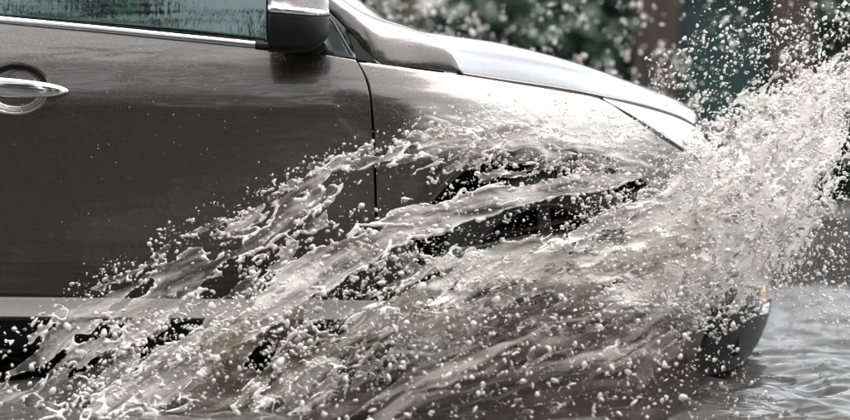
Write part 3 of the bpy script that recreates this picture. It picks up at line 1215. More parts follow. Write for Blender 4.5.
chr_t = lambda a: 5.0 + (a - 268) * .085
chr_b = lambda a: 11.5 + (a - 268) * .085
mir = ring_loft('door_mirror', mirror_rings(chr_b, lambda a: 99), M_BLACK, car)
cap = ring_loft('mirror_cap', mirror_rings(lambda a: -99, chr_t), M_PAINT, mir)
ring_loft('mirror_strip', mirror_rings(chr_t, chr_b, .004), M_CHROME, mir)
p0, p1 = at(270, 16, -.2), at(270, 16, -.01)
part('mirror_glass', box_mesh('mirror_glass', (p0[0] - .012, -.205, p0[2] - .075), (p0[0] - .0095, -.01, p0[2] + .085), M_CHROME, .001), mir)
foot = []
for yq, s in ((-.03, 1.0), (.02, 1.0), (.07, 1.1), (.10, 1.2)):
    ring = []
    for q in range(14):
        t = 2 * math.pi * q / 14
        ring.append(at(306 + 20 * s * math.cos(t), 46 + 7 * s * math.sin(t) + yq * 30, yq))
    foot.append(ring)
ring_loft('mirror_foot', foot, M_BLACK, mir)
# far side mirror
m2 = ring_loft('door_mirror', mirror_y(np.array(mirror_rings(lambda a: -99, lambda a: 99)), CY), M_PAINT, car)
ring_loft('mirror_foot', mirror_y(np.array(foot), CY), M_BLACK, m2)

# --- interior
part('dashboard', box_mesh('dashboard', (-.62, .2, .72), (-.17, 2 * CY - .2, 1.05), M_INT, .06), car)
for yc in (.56, 1.30):
    sc_ = part('seat', box_mesh('seat', (-1.35, yc - .25, .42), (-.82, yc + .25, .62), M_INT, .06), car)
    bm = bmesh.new()
    bm_box(bm, (-1.42, yc - .25, .55), (-1.27, yc + .25, 1.25), .06)
    for v in bm.verts:
        v.co.x -= (v.co.z - .55) * .28
    part('backrest', bm_mesh('backrest', bm, M_INT), sc_)
    part('headrest', box_mesh('headrest', (-1.68, yc - .12, 1.27), (-1.58, yc + .12, 1.45), M_INT, .04), sc_)
part('rear_seat', box_mesh('rear_seat', (-2.5, .25, .5), (-2.25, 2 * CY - .25, 1.2), M_INT, .06), car)
a = np.linspace(0, 2 * np.pi, 33)
P = np.stack([-.72 + .19 * np.sin(a) * .45, .56 + .19 * np.cos(a), 1.05 + .19 * np.sin(a) * .9], 1)
V, Fq = tube(P, .014, 8)
part('steering_wheel', mesh_np('steering_wheel', V, Fq, M_BLACK), car)

# ------------------------------------------------------------------ the splash
def box3(D):
    for ax in range(3):
        D = D * .5 + .25 * (np.roll(D, 1, ax) + np.roll(D, -1, ax))
    return D


# thin films of the thrown sheets: part clear, part milky with silt and air, wet gloss on top
def film_mat(name, col, gloss=.32):
    m = bpy.data.materials.new(name)
    m.use_nodes = True
    N, L = m.node_tree.nodes, m.node_tree.links
    N.remove(N['Principled BSDF'])
    al = N.new('ShaderNodeAttribute'); al.attribute_name = 'alpha'
    df = N.new('ShaderNodeBsdfDiffuse'); df.inputs[0].default_value = (*col, 1)
    tl_ = N.new('ShaderNodeBsdfTranslucent'); tl_.inputs[0].default_value = (*col, 1)
    m1 = N.new('ShaderNodeMixShader'); m1.inputs[0].default_value = .5
    L.new(df.outputs[0], m1.inputs[1]); L.new(tl_.outputs[0], m1.inputs[2])
    tr_ = N.new('ShaderNodeBsdfTransparent'); tr_.inputs[0].default_value = (.93, .91, .87, 1)
    m2_ = N.new('ShaderNodeMixShader')
    L.new(al.outputs['Fac'], m2_.inputs[0]); L.new(tr_.outputs[0], m2_.inputs[1]); L.new(m1.outputs[0], m2_.inputs[2])
    gl_m = N.new('ShaderNodeBsdfGlossy'); gl_m.inputs['Roughness'].default_value = .24
    fr_ = N.new('ShaderNodeFresnel'); fr_.inputs[0].default_value = 1.36
    tc_ = N.new('ShaderNodeTexCoord')
    nz = N.new('ShaderNodeTexNoise'); nz.inputs['Scale'].default_value = 120; nz.inputs['Detail'].default_value = 3
    bp_ = N.new('ShaderNodeBump'); bp_.inputs['Strength'].default_value = .55; bp_.inputs['Distance'].default_value = .006
    L.new(tc_.outputs['Object'], nz.inputs['Vector']); L.new(nz.outputs['Fac'], bp_.inputs['Height'])
    L.new(bp_.outputs[0], gl_m.inputs['Normal']); L.new(bp_.outputs[0], fr_.inputs['Normal'])
    m3 = N.new('ShaderNodeMixShader')
    fm = N.new('ShaderNodeMath'); fm.operation = 'MULTIPLY'; fm.inputs[1].default_value = gloss
    L.new(fr_.outputs[0], fm.inputs[0])
    L.new(fm.outputs[0], m3.inputs[0]); L.new(m2_.outputs[0], m3.inputs[1]); L.new(gl_m.outputs[0], m3.inputs[2])
    L.new(m3.outputs[0], N['Material Output'].inputs[0])
    return m


M_FILM = film_mat('splash_film', (.88, .835, .77))
M_FROTH = film_mat('aerated_froth', (.95, .92, .875), .05)
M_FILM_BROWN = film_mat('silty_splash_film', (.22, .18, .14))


def splash(name, sheets, vox, iso, passes, label, film=None, cat='water splash'):
    """rims and ligaments become one metaball skin, the films between them thin sheets; all one object"""
    P = np.vstack([q[0] for q in sheets]); Wt = np.concatenate([q[1] for q in sheets])
    lo = P.min(0) - vox * 6
    dims = np.ceil((P.max(0) + vox * 6 - lo) / vox).astype(int)
    i0 = ((P - lo) / vox + RNG.uniform(-.3, .3, P.shape)).round().astype(np.int64)
    D = np.bincount((i0[:, 0] * dims[1] + i0[:, 1]) * dims[2] + i0[:, 2], Wt, int(dims.prod())).astype(np.float32).reshape(dims)
    for _ in range(passes):
        D = box3(D)
    gr_ = openvdb.FloatGrid(0.0)
    gr_.copyFromArray(D)
    pts, quads = gr_.convertToQuads(iso)
    V = pts * vox + lo
    quads = np.asarray(quads)[:, ::-1].astype(np.int64)
    # outward orientation: signed volume from the quads
    a_, b_, c_ = V[quads[:, 0]], V[quads[:, 1]], V[quads[:, 2]]
    if np.einsum('ij,ij->i', a_, np.cross(b_, c_)).sum() < 0:
        quads = quads[:, ::-1]
    Vs, Fs, A, k = [V], [quads], [np.ones(len(V))], len(V)
    nskin = len(quads)
    for q in sheets:
        if q[2] is not None and len(q[3]):
            Vs.append(q[2]); Fs.append(q[3] + k); A.append(q[4]); k += len(q[2])
    F_ = np.vstack(Fs)
    me = mesh_np(name, np.vstack(Vs), F_, [M_SPLASH, film or M_FILM])
    mi = np.zeros(len(F_), np.int32); mi[nskin:] = 1
    me.polygons.foreach_set('material_index', mi)
    at_ = me.attributes.new('alpha', 'FLOAT', 'POINT')
    at_.data.foreach_set('value', np.concatenate(A).astype(np.float32))
    o = link(name, me)
    tag(o, label, cat, kind='stuff')
    return o


def sheet(top, bot, step=.0023, k=(5, 16), th0=-.15, edge=.9, edge_w=.16, ends=(.05, .05), amp=.03, rimw=.055, seed=0.0, warp=.03,
          ridge=.25, lace=.05, lace_zone=.30, film=True, alpha=(.17, .50), wt=1.0, over=.12):
    """perforated water sheet between two flow lines given as (px,py,depth): rim points + film"""
    T = np.array([at(*p) for p in top]); B = np.array([at(*p) for p in bot])
    L_ = max(np.linalg.norm(np.diff(T, axis=0), axis=1).sum(), np.linalg.norm(np.diff(B, axis=0), axis=1).sum())
    nu = int(L_ / step)
    tc_, bc_ = catmull(T, nu), catmull(B, nu)
    Wd = np.linalg.norm(tc_ - bc_, axis=1)
    nv = max(8, int(Wd.max() * (1 + 2 * over) / step))
    u, v = np.meshgrid(np.linspace(0, 1, nu), np.linspace(-over, 1 + over, nv))
    a_, b_ = tc_[None], bc_[None]
    P = a_ * (1 - v[..., None]) + b_ * v[..., None]
    wd = np.broadcast_to(Wd[None], u.shape)
    su, sv = u * L_, v * wd
    z0 = su * 0 + seed
    wx = fbm(su * 10, sv * 14, z0 + 3.3, 2) * warp
    wy = fbm(su * 10, sv * 14, z0 + 8.3, 2) * warp * .6
    n = fbm((su + wx) * k[0], (sv + wy) * k[1], z0, 4, .5)
    rg_ = 1 - 2 * np.abs(fbm((su + wy) * k[0] * .8, (sv + wx) * k[1] * .9, z0 + 21.0, 2, .5))
    n = n * (1 - ridge) + (rg_ - .35) * ridge
    ev = np.minimum(v, 1 - v)
    th = th0 + edge * np.exp(-(np.clip(ev, 0, 1) / edge_w) ** 2 * 1.5) + 4 * np.clip(-ev, 0, 1)
    th = th + 1.2 * np.exp(-u / ends[0]) + 1.2 * np.exp(-(1 - u) / ends[1])
    d = n - th
    groove = fbm((su + wx * .4) * k[0] * 1.1, (sv + wy * .4) * k[1] * 1.7, z0 + 61.0, 4)
    off = fbm(su * 3.2, sv * 5.0, z0 + 40.0, 3) * amp
    off2 = fbm(su * 4.0, sv * 6.0, z0 + 50.0, 3) * amp * .4
    P = P + np.stack([off2 * .3, off + groove * .009, off2], -1)
    # rims of the film, and a lace of ligaments where it tears
    rim = (d > 0) & (d < rimw)
    ln = np.abs(fbm((su + wx) * k[0] * 2.6, (sv + wy) * k[1] * 1.5, z0 + 90.0, 2))
    zone = (ev < lace_zone) & (ev > -over * .9) & (fbm(su * 7, sv * 7, z0 + 95, 2) > -.05 - .5 * (ev < .04)) & (u > .01) & (u < .99)
    lc = (ln < lace * (.45 + .8 * np.clip((ev + over) / .2, 0, 1))) & zone & (d > -.55)
    pit = fbm(su * 45, sv * 45, z0 + 77.0, 2)
    W_ = np.where(rim, 1.0, .8) + .5 * pit
    # streak ridges standing on the film
    rd = (d > 0) & (groove > .78)
    keep = (rim | lc | rd) & (W_ > .25)
    Pk = P[keep] + RNG.normal(size=(int(keep.sum()), 3)) * .0008
    out = [Pk, (W_ * wt)[keep], None, np.zeros((0, 4), int), None]
    if film:
        nv_, nu_ = u.shape
        m_ = d > 0
        idx = np.arange(nv_ * nu_).reshape(nv_, nu_)
        q = m_[:-1, :-1] & m_[1:, :-1] & m_[:-1, 1:] & m_[1:, 1:]
        Fq = np.stack([idx[:-1, :-1], idx[:-1, 1:], idx[1:, 1:], idx[1:, :-1]], -1)[q]
        used = np.zeros(nv_ * nu_, bool); used[Fq.ravel()] = True
        re = np.cumsum(used) - 1
        al = np.clip(alpha[0] + alpha[1] * groove + .6 * np.exp(-np.clip(d, 0, 9) / .07) + .12 * pit, .05, .96)
        out[2] = P.reshape(-1, 3)[used]
        out[3] = re[Fq]
        out[4] = al.ravel()[used]
    return out


def ribbon(pts, width, seed, **kw):
    """sheet from a centre line (px,py,depth) and pixel width(s)"""
    P = np.array(pts, float)
    wd = np.broadcast_to(np.asarray(width, float), (len(P),))
    d = np.gradient(P[:, :2], axis=0)
    d /= np.linalg.norm(d, axis=1)[:, None]
    nn = np.stack([-d[:, 1], d[:, 0]], 1)
    top = P.copy(); bot = P.copy()
    top[:, :2] -= nn * wd[:, None] / 2
    bot[:, :2] += nn * wd[:, None] / 2
    return sheet(top, bot, seed=seed, **kw)


VOX = .0028
THIN = dict(k=(9, 24), edge=.45, edge_w=.2, lace_zone=.6)
# A: upper arc flung back along the door
topA = [(505, 118, -.10), (420, 133, -.13), (350, 152, -.17), (300, 182, -.20), (245, 214, -.25), (190, 243, -.30), (120, 278, -.36), (60, 303, -.42), (15, 340, -.46), (-40, 372, -.5), (-110, 410, -.55)]
botA = [(520, 140, -.16), (440, 158, -.19), (372, 180, -.23), (322, 208, -.27), (268, 252, -.32), (214, 292, -.38), (150, 335, -.44), (95, 365, -.5), (40, 402, -.54), (-20, 440, -.58), (-80, 480, -.62)]
shA = [sheet(topA, botA, k=(4.6, 14), th0=-.14, edge=.45, amp=.03, seed=1.7),
       ribbon([(560, 120, -.12), (480, 126, -.13), (400, 141, -.16), (330, 168, -.2)], 16, 2.2, th0=.0, **THIN),
       ribbon([(330, 160, -.2), (262, 200, -.25), (205, 236, -.3), (150, 262, -.35), (70, 296, -.4)], 20, 3.1, th0=.02, **THIN),
       ribbon([(345, 205, -.25), (280, 262, -.34), (215, 315, -.42), (140, 375, -.52), (60, 440, -.6)], 34, 4.4, th0=-.06, k=(6, 15)),
       ribbon([(300, 262, -.3), (230, 325, -.4), (150, 395, -.5), (90, 450, -.55)], 40, 4.9, th0=.02, k=(6, 15)),
       ribbon([(200, 290, -.35), (120, 345, -.42), (50, 395, -.5), (-20, 440, -.55)], 36, 5.3, th0=.0, k=(6, 15))]
splash('water_splash', shA, VOX, .15, 2, 'long upper arc of splashed water sweeping back across the car door')

# B: second arc under it, from over the wheel arch to the lower left
topB = [(655, 172, -.12), (560, 178, -.17), (480, 190, -.22), (430, 203, -.26), (390, 214, -.29), (340, 236, -.34), (290, 266, -.4), (250, 298, -.46), (180, 340, -.54), (110, 388, -.6), (50, 430, -.66), (-10, 470, -.7)]
botB = [(655, 188, -.16), (560, 197, -.22), (500, 213, -.27), (440, 236, -.32), (390, 254, -.36), (340, 280, -.41), (290, 311, -.47), (240, 346, -.54), (180, 392, -.6), (130, 435, -.65), (70, 490, -.7)]
shB = [sheet(topB, botB, k=(3.2, 11), th0=-.42, edge=.5, edge_w=.12, amp=.03, seed=6.1, alpha=(.38, .44)),
       ribbon([(450, 176, -.2), (540, 160, -.16), (600, 168, -.14), (660, 176, -.12)], 18, 7.2, th0=.1, **THIN),
       ribbon([(430, 186, -.22), (500, 174, -.2), (560, 172, -.17), (640, 188, -.14)], 18, 7.9, th0=.1, **THIN),
       ribbon([(395, 198, -.25), (450, 168, -.2), (520, 140, -.15), (610, 130, -.1), (690, 150, -.08)], 40, 8.6, th0=.2, k=(7, 20), lace_zone=.6),
       ribbon([(150, 372, -.5), (220, 330, -.48), (290, 300, -.45), (340, 292, -.42), (400, 296, -.4)], 26, 9.4, th0=.05, **THIN),
       ribbon([(330, 250, -.36), (390, 262, -.38), (440, 268, -.38), (470, 258, -.36)], 30, 9.9, th0=.10, **THIN)]
splash('water_splash', shB, VOX, .15, 2, 'lower arc of splashed water leaving the front wheel arch')

# C: churned curtain round the wheel
topC = [(720, 185, -.14), (640, 200, -.18), (560, 222, -.24), (480, 238, -.3), (420, 272, -.36), (350, 305, -.44), (270, 350, -.52), (200, 400, -.6)]
botC = [(720, 335, -.22), (640, 340, -.28), (570, 335, -.34), (500, 345, -.40), (450, 357, -.45), (380, 377, -.52), (300, 410, -.6), (230, 445, -.66)]
FR = dict(edge=.4, edge_w=.2, lace_zone=.6, amp=.07)
shC = [sheet(topC, botC, k=(5, 15), th0=-.18, edge=.5, edge_w=.2, amp=.10, seed=11.3, alpha=(.24, .5), lace_zone=.5),
       ribbon([(720, 205, -.2), (600, 238, -.28), (520, 262, -.36), (430, 300, -.46)], 50, 12.2, th0=-.15, k=(5, 18), alpha=(.36, .55), **FR),
       ribbon([(720, 250, -.22), (610, 275, -.3), (530, 290, -.38), (450, 318, -.46), (370, 350, -.5)], 50, 13.0, th0=-.15, k=(5, 18), alpha=(.36, .55), **FR),
       ribbon([(730, 300, -.25), (640, 308, -.33), (560, 325, -.4), (490, 345, -.45)], 50, 13.9, th0=-.05, k=(7, 18), **FR),
       ribbon([(655, 395, -.3), (625, 355, -.3), (600, 310, -.32)], 44, 14.4, th0=.0, k=(7, 16), **FR),
       ribbon([(440, 305, -.45), (475, 335, -.48), (485, 372, -.5)], 40, 14.9, th0=.05, k=(9, 20), **FR)]
splash('water_splash', shC, VOX, .15, 2, 'frothy curtain of muddy water thrown up around the front wheel')
# low brown streaks trailing to the lower left
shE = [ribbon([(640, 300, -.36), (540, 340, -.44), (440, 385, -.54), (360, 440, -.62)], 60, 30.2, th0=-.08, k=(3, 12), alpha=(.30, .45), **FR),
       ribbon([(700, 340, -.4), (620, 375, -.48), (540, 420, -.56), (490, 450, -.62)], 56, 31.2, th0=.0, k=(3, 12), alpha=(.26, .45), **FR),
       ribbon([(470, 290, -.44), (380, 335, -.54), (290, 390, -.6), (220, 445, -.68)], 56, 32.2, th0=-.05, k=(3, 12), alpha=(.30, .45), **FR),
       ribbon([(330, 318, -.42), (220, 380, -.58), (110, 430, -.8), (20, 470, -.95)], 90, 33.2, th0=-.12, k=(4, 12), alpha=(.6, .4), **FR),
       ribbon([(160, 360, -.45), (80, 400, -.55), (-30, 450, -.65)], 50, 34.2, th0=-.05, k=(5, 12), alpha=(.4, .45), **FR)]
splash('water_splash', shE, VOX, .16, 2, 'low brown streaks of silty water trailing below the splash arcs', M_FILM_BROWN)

# D: burst in front of the bumper
shD = []
for q, (p, wd, s_, t0) in enumerate([
        ([(620, 240, -.1), (700, 190, -.12), (760, 140, -.1), (830, 95, -.05), (890, 66, 0)], 76, 15.1, .0),
        ([(620, 275, -.15), (710, 225, -.2), (780, 170, -.2), (860, 105, -.15)], 84, 16.2, -.05),
        ([(640, 310, -.22), (730, 250, -.26), (790, 200, -.28), (835, 155, -.28)], 84, 17.3, -.05),
        ([(650, 200, .0), (705, 165, .0), (750, 135, .02), (820, 85, .05), (890, 45, .1)], 64, 18.4, .05),
        ([(690, 320, -.1), (740, 275, -.12), (790, 225, -.15), (826, 185, -.15)], 64, 19.5, .05),
        ([(700, 170, .15), (760, 150, .2), (820, 120, .25), (880, 95, .3)], 90, 20.6, .05),
        ([(710, 230, .1), (770, 190, .15), (815, 150, .2), (870, 125, .25)], 80, 21.7, .05),
        ([(690, 150, -.05), (740, 112, -.03), (800, 70, .0), (860, 20, .05)], 44, 22.8, .22)]):
    shD.append(ribbon(p, wd, s_, th0=t0 + .04, k=(15, 24), amp=.12, edge=.35, edge_w=.2, ends=(.04, .06), alpha=(.62, .5), lace_zone=.6, lace=.07, ridge=.45, warp=.04))
splash('water_splash', shD, VOX, .15, 2, 'dense white burst of water exploding in front of the headlight and bumper', M_FROTH)
PA = np.vstack([q[0] for q in shA]); PB = np.vstack([q[0] for q in shB]); PC = np.vstack([q[0] for q in shC]); PD = np.vstack([q[0] for q in shD])


# veils: thin motion-softened films of silty water
def veil_mat(name, col, dens, ks=(3, 26), lo=.35, hi=.75):
    m = bpy.data.materials.new(name)
    m.use_nodes = True
    N, L = m.node_tree.nodes, m.node_tree.links
    N.remove(N['Principled BSDF'])
    uv = N.new('ShaderNodeUVMap')
    mp = N.new('ShaderNodeMapping')
    mp.inputs['Scale'].default_value = (ks[0], ks[1], 1)
    L.new(uv.outputs[0], mp.inputs[0])
    t = N.new('ShaderNodeTexNoise')
    t.inputs['Scale'].default_value = 1.0
    t.inputs['Detail'].default_value = 5
    t.inputs['Distortion'].default_value = .8
    L.new(mp.outputs[0], t.inputs['Vector'])
    mr = N.new('ShaderNodeMapRange')
    mr.interpolation_type = 'SMOOTHSTEP'
    mr.inputs[1].default_value = lo; mr.inputs[2].default_value = hi
    mr.inputs[3].default_value = 0; mr.inputs[4].default_value = dens
    L.new(t.outputs['Fac'], mr.inputs[0])
    # fade to nothing at the borders of the film
    at_ = N.new('ShaderNodeAttribute'); at_.attribute_name = 'edge'
    mul = N.new('ShaderNodeMath'); mul.operation = 'MULTIPLY'
    L.new(mr.outputs[0], mul.inputs[0]); L.new(at_.outputs['Fac'], mul.inputs[1])
    df = N.new('ShaderNodeBsdfDiffuse'); df.inputs[0].default_value = (*col, 1)
    tl_ = N.new('ShaderNodeBsdfTranslucent'); tl_.inputs[0].default_value = (*col, 1)
    m1 = N.new('ShaderNodeMixShader'); m1.inputs[0].default_value = .45
    L.new(df.outputs[0], m1.inputs[1]); L.new(tl_.outputs[0], m1.inputs[2])
    tr_ = N.new('ShaderNodeBsdfTransparent')
    m2_ = N.new('ShaderNodeMixShader')
    L.new(mul.outputs[0], m2_.inputs[0]); L.new(tr_.outputs[0], m2_.inputs[1]); L.new(m1.outputs[0], m2_.inputs[2])
    L.new(m2_.outputs[0], N['Material Output'].inputs[0])
    return m


def veil(top, bot, m, label, seed, amp=.06, nu=90, nv=40, ew=.22, ewb=None):
    T = catmull(np.array([at(*p) for p in top]), nu); B = catmull(np.array([at(*p) for p in bot]), nu)
    v = np.linspace(0, 1, nv)[:, None, None]
    G = T[None] * (1 - v) + B[None] * v
    u_, v_ = np.meshgrid(np.linspace(0, 1, nu), np.linspace(0, 1, nv))
    G[..., 1] += amp * fbm(u_ * 5, v_ * 4, u_ * 0 + seed, 3)
    G[..., 2] += amp * .4 * fbm(u_ * 6, v_ * 3, u_ * 0 + seed + 5, 3)
    i = np.arange(nv - 1)[:, None] * nu + np.arange(nu - 1)[None]
    Fq = np.stack([i, i + 1, i + nu + 1, i + nu], -1).reshape(-1, 4)
    me = mesh_np('water_film', G.reshape(-1, 3), Fq, m)
    uvl = me.uv_layers.new(name='UVMap')
    uvv = np.stack([u_.ravel(), v_.ravel()], 1)[Fq.ravel()]
    uvl.data.foreach_set('uv', uvv.astype(np.float32).ravel())
    e = sm(v_ / ew) * (sm((1 - v_) / (ewb or ew)) if ewb != 0 else 1) * sm(np.minimum(u_, 1 - u_) / .15)
    at_ = me.attributes.new('edge', 'FLOAT', 'POINT')
    at_.data.foreach_set('value', e.astype(np.float32).ravel())
    o = link('water_film', me)
    tag(o, label, 'water spray', kind='stuff')
    return o


V_WHITE = veil_mat('white_spray_film', (.80, .785, .76), .85, (3, 16), .38, .68)
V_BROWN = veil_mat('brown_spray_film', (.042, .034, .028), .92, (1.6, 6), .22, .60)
V_STREAK = veil_mat('streaked_low_spray', (.72, .67, .60), .42, (2.2, 9), .42, .75)
V_MIST = veil_mat('fine_spray_mist', (.90, .885, .865), .9, (5, 8), .30, .75)
veil([(720, 180, -.1), (640, 195, -.13), (540, 220, -.18), (460, 240, -.24), (390, 280, -.3), (300, 330, -.36)],
     [(720, 345, -.15), (640, 350, -.2), (560, 345, -.26), (480, 352, -.32), (400, 372, -.38), (300, 420, -.44)], V_WHITE,
     'pale streaked veil of spray hanging around the hidden front wheel', 2.0)
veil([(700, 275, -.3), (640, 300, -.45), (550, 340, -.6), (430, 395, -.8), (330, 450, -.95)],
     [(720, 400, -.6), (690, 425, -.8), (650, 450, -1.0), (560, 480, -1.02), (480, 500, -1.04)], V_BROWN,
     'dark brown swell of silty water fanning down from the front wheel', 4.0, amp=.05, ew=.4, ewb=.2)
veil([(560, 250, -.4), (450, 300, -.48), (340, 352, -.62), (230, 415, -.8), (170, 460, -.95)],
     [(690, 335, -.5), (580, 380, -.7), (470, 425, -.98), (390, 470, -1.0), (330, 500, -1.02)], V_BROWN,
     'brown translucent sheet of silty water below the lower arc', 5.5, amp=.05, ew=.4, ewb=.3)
veil([(700, 230, -.5), (600, 268, -.56), (500, 305, -.64), (390, 355, -.78), (280, 430, -1.0)],
     [(700, 360, -.6), (650, 385, -.75), (560, 405, -.95), (460, 430, -1.02), (380, 470, -1.05)], V_STREAK,
     'soft beige streaks of spray blown back from the hidden wheel', 9.0, amp=.07, ew=.4)
veil([(620, 190, .0), (690, 130, .05), (770, 90, .1), (870, 40, .15)],
     [(640, 340, -.1), (730, 330, -.1), (785, 260, -.1), (835, 170, -.1)], V_MIST,
     'fine white mist inside the water burst ahead of the car', 6.0)
veil([(600, 230, -.1), (680, 165, -.08), (760, 112, -.05), (860, 55, .0)],
     [(660, 330, -.15), (730, 290, -.13), (785, 235, -.1), (832, 165, -.05)], V_MIST,
     'inner cream mist in the heart of the burst', 7.0, amp=.09)
veil([(400, 105, -.03), (480, 100, -.02), (580, 110, .0), (680, 130, .02)],
     [(400, 160, -.06), (480, 165, -.06), (580, 170, -.06), (680, 190, -.05)], V_MIST,
     'light mist drifting over the front fender', 8.0)

# droplets ------------------------------------------------------------------
def ico(sub):
    bm = bmesh.new()
    bmesh.ops.create_icosphere(bm, subdivisions=sub, radius=1.0)
    V = np.array([v.co[:] for v in bm.verts]); Fq = np.array([[v.index for v in f.verts] for f in bm.faces])
    bm.free()
    return V, Fq


ICO1, ICO2 = ico(1), ico(2)


def drops(name, P, r, label, m, fine=False, stretch=None, seed=0, tilt=0.0, sd=.9):
    V0, F0 = ICO2 if fine else ICO1
    rg = np.random.default_rng(seed)
    n = len(P)
    sc_ = r[:, None] * (1 + .34 * rg.normal(size=(n, 3))).clip(.45, 2.1)
    if stretch is not None:
        sc_[:, 2] *= stretch
    V = V0[None] * sc_[:, None, :]
    if True:   # lumpy, not round
        V = V * (1 + (.42 if fine else .34) * perlin(V0[None, :, 0] * 1.3 + np.arange(n)[:, None] * 3.7, V0[None, :, 1] * 1.3 + 0 * V[..., 0], V0[None, :, 2] * 1.3 + 0 * V[..., 0]))[..., None]
    ang = tilt + rg.normal(size=n) * sd
    ca, sa = np.cos(ang)[:, None], np.sin(ang)[:, None]
    x, z = V[..., 0] * ca - V[..., 2] * sa, V[..., 0] * sa + V[..., 2] * ca
    V = np.stack([x, V[..., 1], z], -1) + P[:, None]
    Fq = F0[None] + (np.arange(n) * len(V0))[:, None, None]
    o = link(name, mesh_np(name, V.reshape(-1, 3), Fq.reshape(-1, 3), m))
    tag(o, label, 'water drops', kind='stuff')
    return o


def scatter_poly(poly, n, y0, y1, rg, seed=0.0, clump=.0, ks=30.0):
    """random points inside a pixel polygon, at depths y0..y1, optionally clumped by noise"""
    poly = np.array(poly, float)
    lo, hi = poly.min(0), poly.max(0)
    out = []
    tot = 0
    while tot < n:
        q = lo + (hi - lo) * rg.random((n * 3, 2))
        inside = np.zeros(len(q), bool)
        j = len(poly) - 1
        for i in range(len(poly)):
            a_, b_ = poly[i], poly[j]
            c = ((a_[1] > q[:, 1]) != (b_[1] > q[:, 1])) & (q[:, 0] < (b_[0] - a_[0]) * (q[:, 1] - a_[1]) / (b_[1] - a_[1] + 1e-9) + a_[0])
            inside ^= c
            j = i
        if clump:
            nn = fbm(q[:, 0] / ks, q[:, 1] / ks, q[:, 0] * 0 + seed, 3)
            inside &= nn > (rg.random(len(q)) * 2 - 1) * .6 + clump
        out.append(q[inside]); tot += inside.sum()
    q = np.vstack(out)[:n]
    y = y0 + (y1 - y0) * rg.random(n)
    return np.array([at(a_, b_, c) for (a_, b_), c in zip(q, y)])


rg = np.random.default_rng(77)


def radii(n, lo, hi, p=2.2):
    return lo + (hi - lo) * rg.random(n) ** p


def near(P, n, sd, k=1.0):
    """drops shed around a sheet"""
    q = P[rg.integers(0, len(P), n)]
    return q + rg.normal(size=(n, 3)) * sd


# shed from the arcs
Pn = np.vstack([near(PA, 1500, (.030, .03, .028)), near(PB, 1100, (.028, .03, .03)), near(PC, 1500, (.03, .06, .03))])
drops('water_droplets', Pn, radii(len(Pn), .0012, .0068, 3.4), 'small drops shed along the two splash arcs over the door', M_DROP, seed=1, stretch=rg.uniform(.85, 1.6, len(Pn)), tilt=-.9, sd=.55)
# burst droplets
b1 = scatter_poly([(560, 160), (640, 190), (700, 120), (760, 90), (860, 45), (850, 130), (828, 215), (780, 300), (720, 340), (600, 300)], 9500, -.5, .25, rg, 3.0, .0)
b2 = scatter_poly([(640, 60), (700, 30), (780, 20), (850, 0), (850, 110), (760, 120), (690, 130), (660, 100)], 1600, -.15, .5, rg, 5.0, .05, 22)
b3 = scatter_poly([(760, 180), (850, 60), (850, 330), (780, 310)], 1900, -.3, .5, rg)
b4 = scatter_poly([(690, 0), (850, 0), (850, 60), (700, 60)], 420, -.1, .5, rg)
Pb = np.vstack([b1, b2, b3, b4])
drops('water_droplets', Pb, np.concatenate([radii(len(b1), .0011, .0066, 3.2), radii(len(b2) + len(b3) + len(b4), .0010, .0056, 3.2)]), 'swarm of droplets flying off the burst ahead of the car', M_DROP, seed=2, stretch=rg.uniform(.85, 1.6, len(Pb)), tilt=-.8, sd=.6)
# over the fender and above the upper arc
f1 = scatter_poly([(410, 140), (470, 105), (560, 95), (640, 120), (700, 150), (690, 200), (560, 165), (450, 170)], 1500, -.2, .05, rg, 9.0, -.05, 25)
f2 = scatter_poly([(60, 290), (180, 215), (300, 160), (420, 110), (500, 90), (500, 120), (350, 160), (200, 245), (70, 310)], 420, -.4, -.05, rg, 2.0, .05, 30)
f3 = scatter_poly([(470, 150), (640, 150), (680, 230), (560, 250), (400, 270)], 900, -.3, -.05, rg, 4.0, .0, 25)
Pf = np.vstack([f1, f2, f3])
drops('water_droplets', Pf, radii(len(Pf), .0011, .0055, 3.0), 'fine droplets scattered over the front fender and wheel arch', M_DROP, seed=3, stretch=rg.uniform(.85, 1.6, len(Pf)), tilt=-1.1, sd=.6)
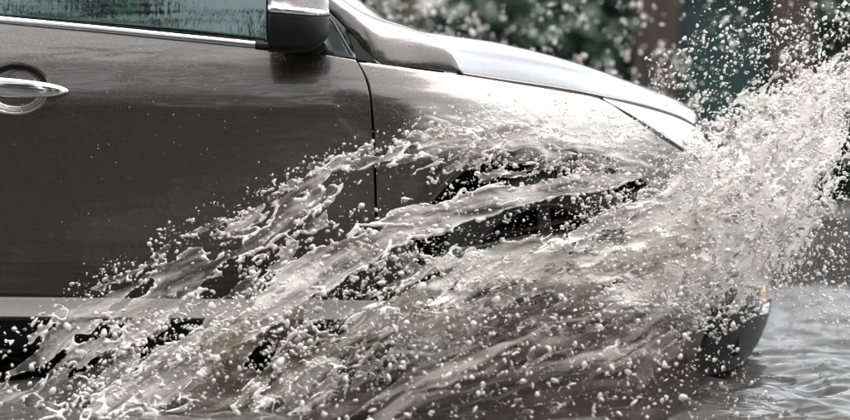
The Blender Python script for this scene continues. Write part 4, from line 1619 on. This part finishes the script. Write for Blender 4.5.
# big falling drops low in front
l1 = scatter_poly([(0, 330), (120, 320), (260, 270), (420, 250), (560, 290), (690, 330), (700, 420), (0, 425)], 640, -1.2, -.55, rg)
drops('water_droplets', l1, radii(len(l1), .0025, .0075, 2.0), 'large bright drops falling low in front of the wheel', M_DROP, True, rg.uniform(1.0, 1.7, len(l1)), seed=4)
l2 = scatter_poly([(100, 330), (420, 240), (700, 300), (790, 420), (0, 430)], 2900, -1.2, -.3, rg)
drops('water_droplets', l2, radii(len(l2), .0012, .0042, 2.0), 'tiny drops sprinkled over the dark water below the splash', M_DROP, stretch=rg.uniform(1, 1.8, len(l2)), seed=5)
# clotted blobs in the gaps of the arcs
l3 = np.vstack([scatter_poly([(230, 260), (400, 190), (480, 215), (360, 300), (260, 330)], 260, -.35, -.2, rg, 1.0, .1, 18),
                scatter_poly([(110, 330), (260, 280), (330, 300), (220, 400), (90, 390)], 200, -.55, -.35, rg, 6.0, .05, 18)])
drops('water_droplets', l3, radii(len(l3), .003, .0085, 1.8), 'clotted blobs of water between the upper and lower arcs', M_DROP, True, seed=6)
# far wheel's spray behind the hood, out of focus
q1 = scatter_poly([(470, 40), (480, 0), (640, 0), (690, 60), (700, 110), (640, 95), (560, 65)], 360, 2.2, 4.2, rg, 12.0, .15, 26)
q2 = scatter_poly([(340, 0), (480, 0), (480, 45), (420, 35)], 110, 2.2, 4.5, rg)
q3 = scatter_poly([(630, 0), (850, 0), (850, 120), (700, 110)], 120, 1.6, 3.8, rg)
Pq = np.vstack([q1, q2, q3])
drops('water_droplets', Pq, radii(len(Pq), .003, .0105, 2.2), 'blurred white spray from the far wheel behind the hood', M_DROP, seed=7)
# rain and stray specks in front of the door
s1 = scatter_poly([(0, 60), (380, 90), (300, 160), (150, 240), (0, 290)], 80, -.5, -.05, rg)
s2 = scatter_poly([(690, 290), (850, 230), (850, 420), (700, 420)], 330, -.5, .5, rg)
Ps = np.vstack([s1, s2])
drops('rain_drops', Ps, np.concatenate([radii(len(s1), .0007, .0017, 2.0), radii(len(s2), .0011, .0034, 2.2)]), 'sparse specks of rain before the door and open water', M_DROP, seed=8)
